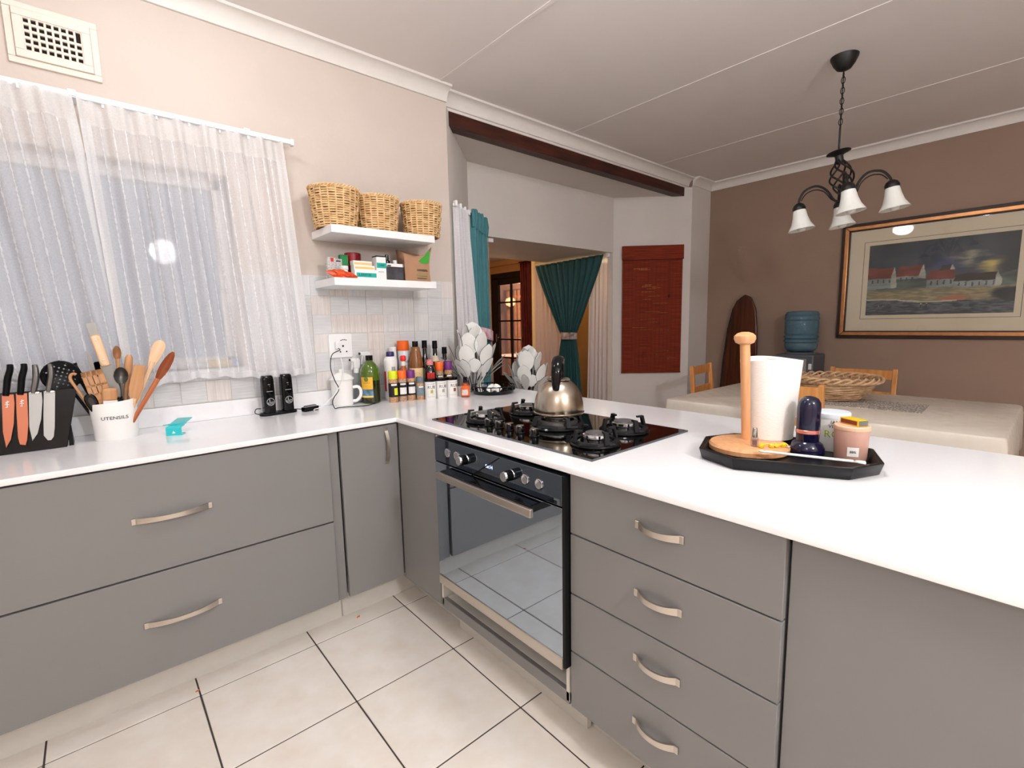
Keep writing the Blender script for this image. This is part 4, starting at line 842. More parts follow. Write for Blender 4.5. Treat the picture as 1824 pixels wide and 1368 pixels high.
# ------------------------------------------------------------------ round black tray with garlic
tr = thing('round_tray', 'round black tray with raised openwork rail on the worktop', 'tray', (.778, .272, .9))
obj('dish', lathe([(0, 0), (.100, 0), (.118, .006), (.128, .022), (.126, .0225), (.115, .010), (.098, .005), (0, .005)], seg=48), M_gblack, tr)
obj('rail', tube([(.128 * math.cos(2 * PI * k / 48), .128 * math.sin(2 * PI * k / 48), .046) for k in range(48)], .0035, 6, cyc=True), M_gblack, tr)
for k in range(16):
    a = 2 * PI * k / 16; obj('rail_post', tube([(.126 * math.cos(a), .126 * math.sin(a), .020), (.128 * math.cos(a), .128 * math.sin(a), .046)], .003, 6), M_gblack, tr)
ga = thing('garlic_dish', 'white scalloped ornament lying in the round black tray', 'ornament', (.775, .262, .9055), .4)
bm = nb(); n_ = 40; prof = [(.0, .026), (.018, .024), (.034, .017), (.044, .006), (.040, .003)]; rows = []
for r_, z_ in prof[1:]: rows.append([bm.verts.new((r_ * (1 + .16 * math.cos(5 * 2 * PI * k / n_)) * math.cos(2 * PI * k / n_), r_ * (1 + .16 * math.cos(5 * 2 * PI * k / n_)) * math.sin(2 * PI * k / n_) * .8, z_ + .005 * math.cos(5 * 2 * PI * k / n_))) for k in range(n_)])
c0 = bm.verts.new((0, 0, .027))
for k in range(n_): bm.faces.new((c0, rows[0][k], rows[0][(k + 1) % n_]))
for A, B in zip(rows[:-1], rows[1:]):
    for k in range(n_): bm.faces.new((A[k], B[k], B[(k + 1) % n_], A[(k + 1) % n_]))
bm.faces.new(rows[-1]); obj('shell', bm, M_enamel, ga); ga.scale = (1.15, 1.15, 1.7)

# ------------------------------------------------------------------ metal protea flowers
M_petal = mat('petal_white', (238, 238, 234), 0.4, noise=0.04); M_pedge = mat('petal_edge', (46, 42, 40), 0.6)
def petal_mesh(L_, W_, curl):
    bm = nb(); n = 9; Lr = []; Rr = []
    for i in range(n + 1):
        t = i / n; w_ = W_ / 2 * (math.sin(PI * t ** 1.15) ** .62 if 0 < t < 1 else 0); w_ = max(w_, .0035 if t < .2 else .0004)
        y = curl * (t * t) * L_; z = L_ * t * (1 - .1 * abs(curl) * t)
        Lr.append((-w_, y - .3 * W_ * (w_ / W_) ** 2, z)); Rr.append((w_, y - .3 * W_ * (w_ / W_) ** 2, z))
    A = [bm.verts.new(p) for p in Lr]; B = [bm.verts.new(p) for p in Rr]; C_ = [bm.verts.new((0, (a[1] + .3 * W_ * (a[0] / W_) ** 2), a[2])) for a in Lr]
    for i in range(n):
        bm.faces.new((A[i], C_[i], C_[i + 1], A[i + 1])); bm.faces.new((C_[i], B[i], B[i + 1], C_[i + 1]))
    bm.normal_update()
    r = bmesh.ops.solidify(bm, geom=bm.faces[:], thickness=.0032)
    finish(bm)
    for f in bm.faces:
        if f.calc_area() < 1e-4 and min(e.calc_length() for e in f.edges) < .0041 and len([1 for e in f.edges if abs(e.calc_length() - .0032) < .0009]) >= 2: f.material_index = 1
    me = bpy.data.meshes.new('petal'); bm.to_mesh(me); bm.free(); me.materials.append(M_petal); me.materials.append(M_pedge); return me
def protea(x, y, z, s, label, seed):
    r = random.Random(seed); t = thing('metal_protea', label, 'flower ornament', (x, y, z), group='white metal proteas')
    # count, radius, tilt, length, width, curl, height, phase
    rings = [(3, .022, .03, .150, .120, .02, .250, .3), (5, .062, .10, .155, .108, .05, .205, .0), (6, .098, .20, .150, .092, .06, .140, .5), (6, .088, .30, .092, .074, .05, .120, .0), (7, .090, .62, .150, .056, .10, .100, .2), (8, .078, .88, .150, .020, .05, .085, .6)]
    for n, rad, tilt, L_, W_, curl, zz, ph in rings:
        me = petal_mesh(L_ * s, W_ * s, curl)
        for k in range(n):
            a = 2 * PI * (k + ph + r.uniform(-.10, .10)) / n; zk = zz * s * (1 + r.uniform(-.06, .06)); rk = rad * s
            o = meshobj('petal', me, t); tl = tilt + r.uniform(-.06, .06); fl = .6 if -.5 < math.cos(a - 2.36) - 1.2 < 0 and tilt > .8 else 1.0
            o.matrix_local = Tm(rk * math.cos(a), rk * math.sin(a), zk) @ Rm(a - PI / 2, 'Z') @ Rm(-tl, 'X') @ Matrix.Scale(fl, 4, (0, 0, 1))
            pts = smoothpts([(.052 * s * math.cos(a), .052 * s * math.sin(a), .003), (.042 * s * math.cos(a), .042 * s * math.sin(a), .05 * s), (max(rk * .8, .03 * s) * math.cos(a), max(rk * .8, .03 * s) * math.sin(a), .5 * zk + .045 * s), (rk * 1.01 * math.cos(a), rk * 1.01 * math.sin(a), zk + .03 * s)], 4)
            obj('petal_stem', tube(pts, .0052 * s, 6, flat=.3, up=(-math.sin(a), math.cos(a), 0)), M_pedge if (k + n) % 2 else M_petal, t)
    obj('base_ring', lathe([(.045 * s, 0), (.060 * s, 0), (.060 * s, .006), (.045 * s, .006)], seg=32, closed=True), M_petal, t)
    obj('candle_plate', solid([(.040 * s, .120 * s), (.05 * s, .123 * s), (.045 * s, .130 * s)], seg=24), M_petal, t)
protea(.722, .392, .9, 1.02, 'tall white metal protea flower behind the round black tray', 2)
stt = thing('plant_stand', 'small wooden stand behind the peninsula holding the lower metal flower', 'stand', (1.20, .42, 0))
obj('top', solid([(.16, .74), (.165, .745), (.165, .76), (.16, .765)], seg=32), M_darkwood, stt)
for k in range(3):
    a = 2 * PI * k / 3; obj('leg', tube([(.14 * math.cos(a), .14 * math.sin(a), 0), (.10 * math.cos(a), .10 * math.sin(a), .742)], .014, 8), M_darkwood, stt)
protea(1.20, .42, .765, 1.0, 'lower white metal protea flower beyond the peninsula edge', 9)

# ------------------------------------------------------------------ floating shelves and contents
def shelf(z, label):
    t = tag(obj('floating_shelf', box(-.105, .452, .335, YW - .0055, z + .003, z + .039, .002), M_white), label, 'shelf', 'white floating shelves'); return t
shelf(1.740, 'upper white floating shelf carrying the three baskets'); shelf(1.499, 'lower white floating shelf carrying boxes and a paper bag')
def basket(x, y, z, rt, rb, h, label, rot=0.0):
    t = thing('woven_basket', label, 'basket', (x, y, z), rot, 'woven baskets on the upper shelf')
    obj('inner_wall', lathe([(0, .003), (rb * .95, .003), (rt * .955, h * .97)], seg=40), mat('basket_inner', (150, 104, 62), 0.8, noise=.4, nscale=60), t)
    bm = nb(); nr = int(h / .0112); ns = 20
    for j in range(nr):
        z_ = .006 + j * (h - .02) / (nr - 1); r_ = rb + (rt - rb) * (z_ / h) ** .8; pts = []
        for k in range(ns * 4):
            a = 2 * PI * k / (ns * 4); wv = .0028 * math.sin(ns / 2 * a + (PI if (j // 2) % 2 else 0)); pts.append(((r_ + wv) * math.cos(a), (r_ + wv) * math.sin(a), z_ + .0009 * math.sin(a * 3 + j)))
        tube(pts, .0044, 5, bm, cyc=True)
    w_ = obj('weave', bm, M_wicker, t); 
    for k in range(ns):
        a = 2 * PI * k / ns; obj('stake', tube([((rb) * math.cos(a), rb * math.sin(a), 0), (((rb + rt) / 2 + .001) * math.cos(a), ((rb + rt) / 2 + .001) * math.sin(a), h * .45), (rt * math.cos(a), rt * math.sin(a), h - .006)], .004, 5), M_wicker, t)
    bm = nb()
    for s_ in (0, PI):
        tube([((rt + .004 * math.cos(22 * a + s_)) * math.cos(a), (rt + .004 * math.cos(22 * a + s_)) * math.sin(a), h - .006 + .005 * math.sin(22 * a + s_)) for a in [2 * PI * k / 132 for k in range(132)]], .0042, 5, bm, cyc=True)
    obj('braided_rim', bm, M_wicker, t)
basket(-.028, .470, 1.779, .116, .094, .192, 'largest woven basket at the left end of the upper shelf')
basket(.194, .470, 1.779, .108, .092, .182, 'middle woven basket on the upper shelf', .5)
basket(.436, .437, 1.779, .108, .090, .178, 'right-hand woven basket overhanging the end of the upper shelf', 1.1)
ZS = 1.538
GB = 'packets on the lower shelf'
def carton(label, x, y, w_, d_, h_, cols, rz=0.0, z=ZS, name='carton', extra=()):
    t = thing(name, label, 'box', (x, y, z), rz, GB); obj('box_body', box(-w_ / 2, w_ / 2, -d_ / 2, d_ / 2, 0, h_, .0015, 1), cols, t)
    for n_, a, b_, c_, d2, m_ in extra: obj(n_, box(a, b_, -d_ / 2 - .0007, -d_ / 2 + .0002, c_, d2), m_, t)
    return t
M_tealp = mat('teal_print', (24, 168, 150), 0.5); M_yband = mat('yellow_band', (240, 196, 110), 0.5); M_cart = mat('carton_white', (238, 238, 236), 0.5); M_leaf = mat('leaflet_print', (220, 218, 214), 0.7, noise=.5, nscale=90, stretch=(1, 1, 4), col2=(150, 146, 144))
carton('white leaflet packet standing at the left end of the lower shelf', -.070, .46, .042, .02, .106, M_leaf, .1, extra=[('red_print', -.004, .010, .085, .103, M_lred)])
carton('second printed leaflet packet behind the pill bottle', -.030, .47, .034, .02, .102, M_leaf, -.05, extra=[('dark_print', -.012, .010, .088, .094, M_print_dark)])
bottle('pill_bottle', 'small white pill bottle on the lower shelf', 'bottle', -.020, .420, [(.015, 0), (.016, .002), (.016, .045), (.013, .050)], M_lwhite, [('cap', [(.018, .046), (.0185, .047), (.0185, .062), (.017, .064)], M_wpl)], z=ZS)
carton('green carton standing behind the stacked medicine boxes', .012, .505, .04, .03, .128, mat('green_print', (40, 140, 80), .5), .0)
bottle('red_tin', 'round red tin resting on top of the packets', 'tin', .075, .535, [(.040, 0), (.041, .002), (.041, .142), (.038, .145)], mat('red_tin_print', (190, 30, 44), .35, noise=.5, nscale=40, col2=(80, 20, 24)), [], z=ZS)
t = carton('wide white medicine box with teal name panel at the shelf front', .080, .412, .122, .045, .050, M_cart, .0, extra=[('name_panel', -.052, .052, .012, .033, M_tealp)])
q = text_bm('LARETTE', .016, .0003); obj('lettering', q, mat('navy_print', (20, 70, 96), .5), t, (-.008, -.0235, .0225))
carton('white medicine box with yellow stripe, lower of the stacked pair', .080, .430, .110, .040, .022, M_cart, .0, ZS + .0502, extra=[('stripe', -.050, .050, .004, .014, M_yband)])
carton('white medicine box with yellow stripe, topmost of the stacked pair', .075, .436, .100, .038, .022, M_cart, .02, ZS + .0724, extra=[('stripe', -.045, .047, .004, .013, M_yband)])
t = carton('upright white medicine box with dark lid and teal panel', .165, .420, .052, .05, .122, M_cart, .0, extra=[('name_panel', -.0255, .0255, .062, .088, M_tealp), ('small_print', -.018, .012, .042, .044, M_greycap)])
obj('dark_lid', box(-.0265, .0265, -.0255, .0255, .1165, .1235, .001, 1), mat('navy_lid', (30, 36, 60), .5), t)
q = text_bm('LARE', .014, .0003); obj('lettering', q, MATS['navy_print'], t, (.0, -.026, .075))
t = thing('storage_tub', 'dark see-through plastic tub with a white label on its lid', 'tub', (.240, .45, ZS))
obj('tub_body', box(-.052, .052, -.05, .05, 0, .072, .004), mat('smoky_plastic', (52, 52, 56), .15, coat=.3, noise=.3, nscale=15, col2=(84, 84, 90)), t); obj('tub_lid', box(-.055, .055, -.053, .053, .072, .090, .003), mat('tub_lid_grey', (120, 122, 126), .3), t)
obj('label_strip', box(-.045, .045, -.0542, -.0528, .073, .089), M_lwhite, t); obj('barcode', box(-.042, -.022, -.0548, -.0540, .074, .081), M_print_dark, t)
bottle('dropper_bottle', 'little black dropper bottle standing on the plastic tub', 'bottle', .232, .465, [(.016, 0), (.016, .018), (.009, .024), (.009, .05), (.007, .052)], M_gblack, z=ZS + .090)
bottle('white_cap_jar', 'tiny white jar beside the dropper bottle on the plastic tub', 'jar', .272, .455, [(.011, 0), (.012, .02), (.010, .024)], M_wpl, z=ZS + .090)
# orange cloth bunch
ob = nb(); rr = random.Random(4); bmesh.ops.create_icosphere(ob, subdivisions=3, radius=1)
for v in ob.verts:
    a = v.co.normalized(); k = 1 + .28 * math.sin(5 * a.x + 2 * a.z) * math.cos(6 * a.y) + .12 * math.sin(11 * a.x + 7 * a.y)
    v.co = Vector((a.x * .060 * k, a.y * .026 * k, max(0, .016 + a.z * .020 * k - .012 * a.x)))
tag(obj('orange_bag', ob, mat('orange_plastic', (238, 96, 40), 0.35, noise=.25, nscale=30, col2=(200, 60, 20)), None, (-.045, .378, ZS)), 'crumpled orange plastic bag at the left front of the lower shelf', 'bag')
# paper bag
pb = thing('paper_bag', 'brown paper bag with torn top and green print on the lower shelf', 'bag', (.390, .455, ZS), -.12)
bm = nb(); rr = random.Random(8); rows = []; per = [(-.075, -.05), (-.02, -.053), (.035, -.05), (.072, -.048), (.078, 0), (.072, .045), (0, .05), (-.075, .045), (-.08, 0)]
hts = [.150, .136, .148, .192, .160, .155, .170, .180, .170]
for t_ in (0, .25, .5, .75, 1.0):
    rows.append([bm.verts.new((x_ * (1 + .10 * t_ - .10 * math.sin(PI * t_) * (1 if x_ > 0 else .2)) + rr.uniform(-.003, .003), y_ * (1 + .1 * t_), t_ * hts[k])) for k, (x_, y_) in enumerate(per)])
n_ = len(per)
for A, B in zip(rows[:-1], rows[1:]):
    for k in range(n_): bm.faces.new((A[k], A[(k + 1) % n_], B[(k + 1) % n_], B[k]))
bm.faces.new(rows[0][::-1]); o = obj('bag_body', bm, mat('kraft_paper', (176, 134, 104), 0.8, noise=.12, nscale=12, bump=.2, bscale=18), pb, ang=.35); md = o.modifiers.new('solid', 'SOLIDIFY'); md.thickness = .0012
M_gprint = mat('bag_green', (60, 160, 50), .6, noise=.1)
obj('green_print', prism([(.0, .112), (.02, .130), (.045, .150), (.064, .176), (.068, .150), (.060, .104), (.02, .100)], .0008, 'y', None, -.0562), M_gprint, pb)
for z_, w_, dx in ((.066, .06, .02), (.060, .064, .022), (.020, .055, .018)): obj('print_line', box(dx - w_ / 2, dx + w_ / 2, -.0553, -.0543, z_, z_ + .003), M_print_dark, pb)
obj('print_line', box(-.012, .05, -.0553, -.0543, .034, .044), mat('olive_print', (140, 136, 80), .7), pb)

# ------------------------------------------------------------------ tray on the peninsula and its things
M_traym = mat('tray_black', (14, 14, 16), 0.3, noise=.1, spec=.35)
pt = thing('octagonal_tray', 'black octagonal tray on the peninsula holding the towel stand', 'tray', (.495, -1.425, .9), 0)
oc = [(-.085, .215), (-.165, .125), (-.140, -.140), (-.060, -.212), (.085, -.212), (.165, -.125), (.140, .140), (.060, .215)]
bm = nb(); R_ = [(.97, 0), (1.0, .002), (1.04, .032), (1.035, .035), (.985, .034), (.955, .010)]
rows = [[bm.verts.new((x * k, y * k, z)) for x, y in oc] for k, z in R_]
for A, B in zip(rows[:-1], rows[1:]):
    for k in range(8): bm.faces.new((A[k], A[(k + 1) % 8], B[(k + 1) % 8], B[k]))
bm.faces.new(rows[0][::-1]); bm.faces.new(rows[-1]); pt.rotation_euler[2] = .36
obj('tray_body', bevel_all(bm, .0012, 1), M_traym, pt)
ZY = .911
th = thing('towel_stand', 'pale wooden paper towel stand with round base and knobbed pole', 'towel stand', (.492, -1.322, ZY))
obj('base', solid([(.106, 0), (.111, .004), (.112, .016), (.107, .023), (.100, .025)], seg=48), M_beech, th)
obj('pole', tube([(.030, .020, .024), (.020, .022, .15), (.004, .024, .325)], [.0135, .0135, .0145], 14), M_beech, th)
obj('knob', (lambda b: (xf(b, Tm(.002, .024, .320)), b)[-1])(solid([(.014, 0), (.026, .006), (.031, .018), (.030, .026), (.022, .034), (.010, .038)], seg=28)), M_beech, th)
pr_ = thing('paper_towel_roll', 'white embossed paper towel roll standing behind the wooden pole', 'paper towel', (.612, -1.330, ZY + .0255), 0)
bm = nb(); n_ = 48; rows = []
for j in range(13):
    z_ = .245 * j / 12; rr_ = .0715 + .0165 * (z_ / .245) ** 1.1
    rows.append([bm.verts.new((rr_ * math.cos(2 * PI * k / n_), rr_ * math.sin(2 * PI * k / n_), z_ + (.004 * math.sin(2 * PI * k / n_ * 2) if j == 12 else 0))) for k in range(n_)])
for A, B in zip(rows[:-1], rows[1:]):
    for k in range(n_): bm.faces.new((A[k], A[(k + 1) % n_], B[(k + 1) % n_], B[k]))
inner = [[bm.verts.new((.02 * math.cos(2 * PI * k / n_), .02 * math.sin(2 * PI * k / n_), z_)) for k in range(n_)] for z_ in (.245, 0)]
for A, B in ((rows[-1], inner[0]), (inner[0], inner[1]), (inner[1], rows[0])):
    for k in range(n_): bm.faces.new((A[k], A[(k + 1) % n_], B[(k + 1) % n_], B[k]))
obj('paper', bm, M_paper, pr_)
obj('card_core', lathe([(.0199, .002), (.0199, .243), (.0185, .243), (.0185, .002)], seg=28, closed=True), mat('card_brown', (170, 140, 110), .8), pr_)
M_navy = mat('navy_gloss', (14, 14, 46), 0.15, coat=0.3)
nv = thing('navy_dispenser', 'glossy navy dispenser with a rose-gold ring on the octagonal tray', 'dispenser', (.572, -1.457, ZY))
obj('foot', solid([(0.0437, 0), (0.0454, .004), (0.0445, .020), (0.0386, .032), (0.0311, .038)], seg=40), M_navy, nv)
obj('lower_body', solid([(0.0294, .036), (0.0302, .062)], seg=40), M_navy, nv)
obj('ring', solid([(0.0304, .062), (0.0315, .063), (0.0315, .072), (0.0304, .073)], seg=40), mat('rose_gold', (236, 150, 134), .25, metal=.7), nv)
obj('upper_body', solid([(0.0304, .073), (0.0304, .135), (0.0286, .152), (0.0227, .163), (0.0118, .169)], seg=40), M_navy, nv)
pk = thing('pink_canister', 'dusty pink canister with a wooden lid on the tray', 'canister', (.590, -1.560, ZY))
M_pink = mat('dusty_pink', (198, 154, 138), .5, noise=.05)
obj('body', solid([(0.0370, 0), (0.0386, .003), (0.0420, .086)], seg=44), M_pink, pk); obj('lid', solid([(0.0428, .0862), (0.0433, .0875), (0.0433, .096), (0.0416, .098)], seg=44), mat('lid_wood', (232, 186, 154), .5, noise=.1, nscale=6), pk)
obj('sticker', lathe([(0.0402, .016), (0.0412, .042)], seg=12, a0=PI + .05, a1=PI + .72), M_lwhite, pk)
q = text_bm('88%', .009, .0003, bend=.0415); xf(q, Rm(-PI / 2 + .38, 'Z')); obj('lettering', q, M_print_dark, pk, (0, 0, .029))
mb = thing('matchbox', 'yellow matchbox with brown striker on the pink canister lid', 'matchbox', (.596, -1.562, ZY + .0982), -.55)
obj('sleeve', box(-.016, .016, -.030, .030, 0, .017, .001, 1), mat('match_yellow', (236, 190, 30), .5, noise=.2, nscale=40), mb)
obj('striker', box(-.0166, -.0155, -.026, .026, .003, .014), mat('striker_brown', (120, 50, 30), .8), mb); obj('tray_end', box(-.014, .014, -.0312, -.0298, .002, .0155), mat('match_grey', (104, 110, 100), .6), mb)
wc = thing('white_tub', 'white tub with green lettering behind the navy dispenser', 'tub', (.680, -1.487, ZY))
obj('body', solid([(.044, 0), (.045, .003), (.045, .098)], seg=40), M_lwhite, wc); obj('lid', solid([(.0465, .098), (.047, .10), (.047, .112), (.044, .115)], seg=40), mat('tub_lid', (226, 234, 242), .35), wc)
FT = PI + .45
for s_, sz, z_, cc in (('RGE', .030, .052, mat('lettering_green', (150, 176, 40), .5)), ('IAN', .014, .088, M_print_dark), ('VING', .014, .076, M_print_dark)):
    q = text_bm(s_, sz, .0003, bend=.0453); xf(q, Rm(FT + PI / 2, 'Z')); obj('lettering', q, cc, wc, (0, 0, z_))
np_ = thing('nail_polish', 'small clear nail polish bottle with a silver cap on the wooden base', 'bottle', (.452, -1.356, ZY + .0255), .2)
obj('bottle', box(-.0095, .0095, -.0095, .0095, 0, .026, .003), thin_glass('polish_glass', (232, 222, 218), keep=.85), np_); obj('varnish', box(-.006, .006, -.006, .006, .003, .018, .002), mat('varnish_red', (120, 30, 40), .3), np_)
obj('cap', solid([(.0075, .026), (.0078, .028), (.006, .054), (.005, .055)], seg=20), mat('silver_cap', (200, 194, 180), .2, metal=.9), np_)
kc = thing('keyring', 'tangled yellow keyring charm on the edge of the wooden base', 'keyring', (.470, -1.400, ZY + .0255), -.65)
M_yel = mat('yellow_charm', (226, 190, 30), .2, coat=.4)
for k in range(4): obj('bead', solid([(.003, 0), (.0075, .004), (.0075, .010), (.003, .014)], seg=14), M_yel, kc, (-.030 + k * .021, .002 * (-1) ** k, .0), (0, .9 if k % 2 else -.6, .5 * k))
obj('strap', tube(smoothpts([(-.04, 0, .004), (-.015, .006, .010), (.01, -.005, .006), (.035, .004, .010), (.045, .0, .004)], 5), .0028, 6), M_yel, kc)
obj('ring', tube([(.045 + .008 * math.cos(2 * PI * k / 20), .008 * math.sin(2 * PI * k / 20), .0022) for k in range(20)], .0014, 6, cyc=True), M_chrome, kc)
sk = thing('wrapped_stick', 'long white paper-wrapped stick across the front of the tray', 'stick', (.425, -1.505, ZY + .027), 0)
bm = nb(); bx(bm, -.006, .006, -.105, .100, 0, .005, .0015, 1); prism([(-.006, -.100), (.006, -.100), (.009, -.125), (-.009, -.125)], .005, 'z', bm); prism([(-.006, .098), (.006, .098), (.002, .118), (-.002, .118)], .004, 'z', bm); obj('wrapper', bm, M_lwhite, sk); sk.rotation_euler = (0, 0, .30)

# ------------------------------------------------------------------ dining table, chairs
TX0, TX1, TY0, TY1, TZ = 2.0, 3.18, -1.79, -.13, .76
dt = thing('dining_table', 'long dining table under the cream cloth', 'table', (2.59, -.96, 0))
obj('tabletop', box(-.57, .57, -.81, .81, .715, .752, .004), M_pine, dt)
for sx in (-1, 1):
    for sy in (-1, 1): obj('leg', box(sx * .5 - .035, sx * .5 + .035, sy * .74 - .035, sy * .74 + .035, 0, .715, .004), M_pine, dt)
def cloth(u, v): pass
bm = nb(); rr = random.Random(5); nx, ny = 20, 30; hx, hy, drop = .588, .828, .24; G = {}
per = []
def corner(): pass
prof = [(0.0, 0.0), (.006, -.002), (.012, -.010), (.016, -.04), (.020, -.12), (.024, -drop)]
ring_ = rrect(2 * hx, 2 * hy, .03, 4); 
# dense perimeter
dense = []
for a, b_ in zip(ring_, ring_[1:] + ring_[:1]):
    L_ = math.hypot(b_[0] - a[0], b_[1] - a[1]); m_ = max(1, int(L_ / .05))
    for k in range(m_): dense.append((a[0] + (b_[0] - a[0]) * k / m_, a[1] + (b_[1] - a[1]) * k / m_))
rows = []
for o_, z_ in prof:
    row = []
    for k, (x_, y_) in enumerate(dense):
        q_ = abs(z_) / drop; wv = .018 * q_ * math.sin(k * .9) * (1 if abs(abs(x_) - hx) < .08 and abs(abs(y_) - hy) < .15 else .35)
        f_ = 1 + (o_ + wv) / math.hypot(x_, y_); row.append(bm.verts.new((x_ * f_, y_ * f_, .760 + z_)))
    rows.append(row)
for A, B in zip(rows[:-1], rows[1:]):
    for k in range(len(dense)): bm.faces.new((A[k], A[(k + 1) % len(dense)], B[(k + 1) % len(dense)], B[k]))
bm.faces.new(rows[0])
def cloth_mat():
    m = mat('damask_cloth', (232, 222, 208), 0.6, noise=.06, nscale=14); nt = m.node_tree; b = nt.nodes['Principled BSDF']
    tc = nt.nodes.new('ShaderNodeTexCoord'); ck = nt.nodes.new('ShaderNodeTexChecker'); ck.inputs['Scale'].default_value = 18; nt.links.new(tc.outputs['Object'], ck.inputs['Vector'])
    mr = nt.nodes.new('ShaderNodeMapRange'); mr.inputs[3].default_value = .38; mr.inputs[4].default_value = .7; nt.links.new(ck.outputs['Fac'], mr.inputs[0]); nt.links.new(mr.outputs[0], b.inputs['Roughness']); return m
tc_ = tag(obj('tablecloth', bm, cloth_mat(), None, (2.59, -.96, 0), ang=1.2), 'cream checked cloth draped over the dining table', 'tablecloth'); md = tc_.modifiers.new('solid', 'SOLIDIFY'); md.thickness = .0015; md.offset = 1
def lace_mat():
    m = mat('lace_runner', (206, 198, 188), 0.8); nt = m.node_tree; b = nt.nodes['Principled BSDF']; tc = nt.nodes.new('ShaderNodeTexCoord'); v = nt.nodes.new('ShaderNodeTexVoronoi'); v.inputs['Scale'].default_value = 85; nt.links.new(tc.outputs['Object'], v.inputs['Vector'])
    rp = nt.nodes.new('ShaderNodeValToRGB'); rp.color_ramp.elements[0].position = .25; rp.color_ramp.elements[0].color = rgb(232, 226, 218); rp.color_ramp.elements[1].position = .55; rp.color_ramp.elements[1].color = rgb(150, 140, 130); nt.links.new(v.outputs['Distance'], rp.inputs[0]); nt.links.new(rp.outputs[0], b.inputs['Base Color']); return m
tag(obj('table_runner', box(-.18, .18, -.45, .45, 0, .003), lace_mat(), None, (2.62, -.98, .7625), (0, 0, .05)), 'grey lace runner along the middle of the dining table', 'runner')
bk_ = thing('wicker_bowl', 'wide shallow wicker bowl on the lace runner', 'bowl', (2.72, -.94, .7665))
obj('bowl_wall', lathe([(0, .004), (.13, .004), (.17, .03), (.20, .085), (.195, .086), (.165, .034), (.125, .009), (0, .009)], seg=40), mat('bowl_inner', (196, 152, 112), .8, noise=.5, nscale=40), bk_)
bm = nb()
for j in range(8):
    z_ = .008 + j * .0105; r_ = .135 + .072 * (j / 7) ** .7
    tube([((r_ + .002 * math.sin(14 * a + j * PI)) * math.cos(a), (r_ + .002 * math.sin(14 * a + j * PI)) * math.sin(a), z_ + .002 * math.sin(7 * a + j)) for a in [2 * PI * k / 84 for k in range(84)]], .0045, 5, bm, cyc=True)
obj('weave', bm, M_wicker2, bk_)
for s_ in range(3):
    obj('rim_strand', tube([((.222 + .014 * math.cos(9 * a + s_ * 2.1)) * math.cos(a), (.222 + .014 * math.cos(9 * a + s_ * 2.1)) * math.sin(a), .098 + .011 * math.sin(9 * a + s_ * 2.1)) for a in [2 * PI * k / 120 for k in range(120)]], .0055, 6, cyc=True), M_wicker2, bk_)
for k in range(30):
    a = 2 * PI * k / 30; obj('stake', tube([(.195 * math.cos(a), .195 * math.sin(a), .075), (.218 * math.cos(a + .06), .218 * math.sin(a + .06), .100)], .004, 5), M_wicker2, bk_)
bk_.scale = (1.12, 1.12, 1.4)
def chair(x, y, rz, label, hb=.0):
    t = thing('dining_chair', label, 'chair', (x, y, 0), rz, 'pine dining chairs')   # back along +Y side, seat towards -Y
    obj('seat', box(-.21, .21, -.36, .02, .43, .455, .006), M_pine, t)
    for s_ in (-1, 1):
        bm = nb(); pts = [(-.018, 0), (.022, 0), (.024, .46), (.060, .925), (.030, .93), (-.014, .47)]
        prism([(a, b_) for a, b_ in pts], .032, 'x', bm, s_ * .205 - .016); obj('rear_post', bevel_all(bm, .005, 2), M_pine, t)
        obj('front_leg', box(s_ * .19 - .018, s_ * .19 + .018, -.35, -.314, 0, .43, .004), M_pine, t)
    for z0, z1, yy in ((.845, .915, .036), (.690, .745, .024), (.56, .60, .014)):
        bm = nb(); n_ = 10; A = []
        for k in range(n_ + 1):
            u_ = -1 + 2 * k / n_; A.append((u_ * .195, yy + .004 + .012 * (1 - u_ * u_)))
        B = [(p[0], p[1] + .018) for p in A]; prism(A + B[::-1], z1 - z0, 'z', bm, z0); obj('back_slat', bm, M_pine, t)
    for s_ in (-1, 1): obj('stretcher', box(s_ * .195 - .009, s_ * .195 + .009, -.32, .0, .20, .23, .003), M_pine, t)
chair(3.520, -.905, -PI / 2, 'pine dining chair on the far side of the table by the brown wall')
chair(2.93, .055, .12, 'pine dining chair at the head of the table near the pier')
chair(1.91, -.942, PI / 2, 'pine dining chair on the near side, half hidden behind the paper towel')
bpy.data.objects['dining_chair.002'].scale = (.84, 1, 1.03)
bpy.data.objects['dining_chair'].scale = (1, 1, .975)

# ------------------------------------------------------------------ water cooler, board, picture
wcool = thing('water_cooler', 'grey water cooler with a blue bottle against the brown wall', 'water cooler', (3.80, -.375, 0))
M_cool = mat('cooler_grey', (84, 88, 96), .4, noise=.05)
obj('cabinet', box(-.15, .15, -.155, .155, 0, .985, .012), M_cool, wcool); obj('front_panel', box(-.156, -.148, -.10, .10, .55, .95, .004), mat('cooler_panel', (150, 146, 140), .4), wcool)
obj('label', box(-.1515, -.1495, -.142, -.118, .86, .91), M_lwhite, wcool); obj('collar', solid([(.12, .985), (.11, 1.0), (.06, 1.005)], seg=32), M_cool, wcool)
M_wbot = thin_glass('water_bottle_blue', (172, 208, 222), keep=.82, rough=.05)
prof = [(.06, 1.0), (.10, 1.008), (.122, 1.025), (.130, 1.045), (.131, 1.075)]
for z_ in (1.09, 1.125): prof += [(.126, z_ - .004), (.137, z_ + .002), (.137, z_ + .020), (.126, z_ + .028)]
prof += [(.134, 1.17), (.134, 1.27), (.130, 1.28), (.136, 1.288), (.136, 1.306), (.131, 1.315), (.134, 1.335), (.120, 1.358), (.09, 1.365)]
prof = [(0, 1.0)] + prof + [(0, 1.366), (0, 1.362)] + [(max(r_ - .004, .01), min(z_, 1.361)) for r_, z_ in prof[::-1]] + [(0, 1.004)]
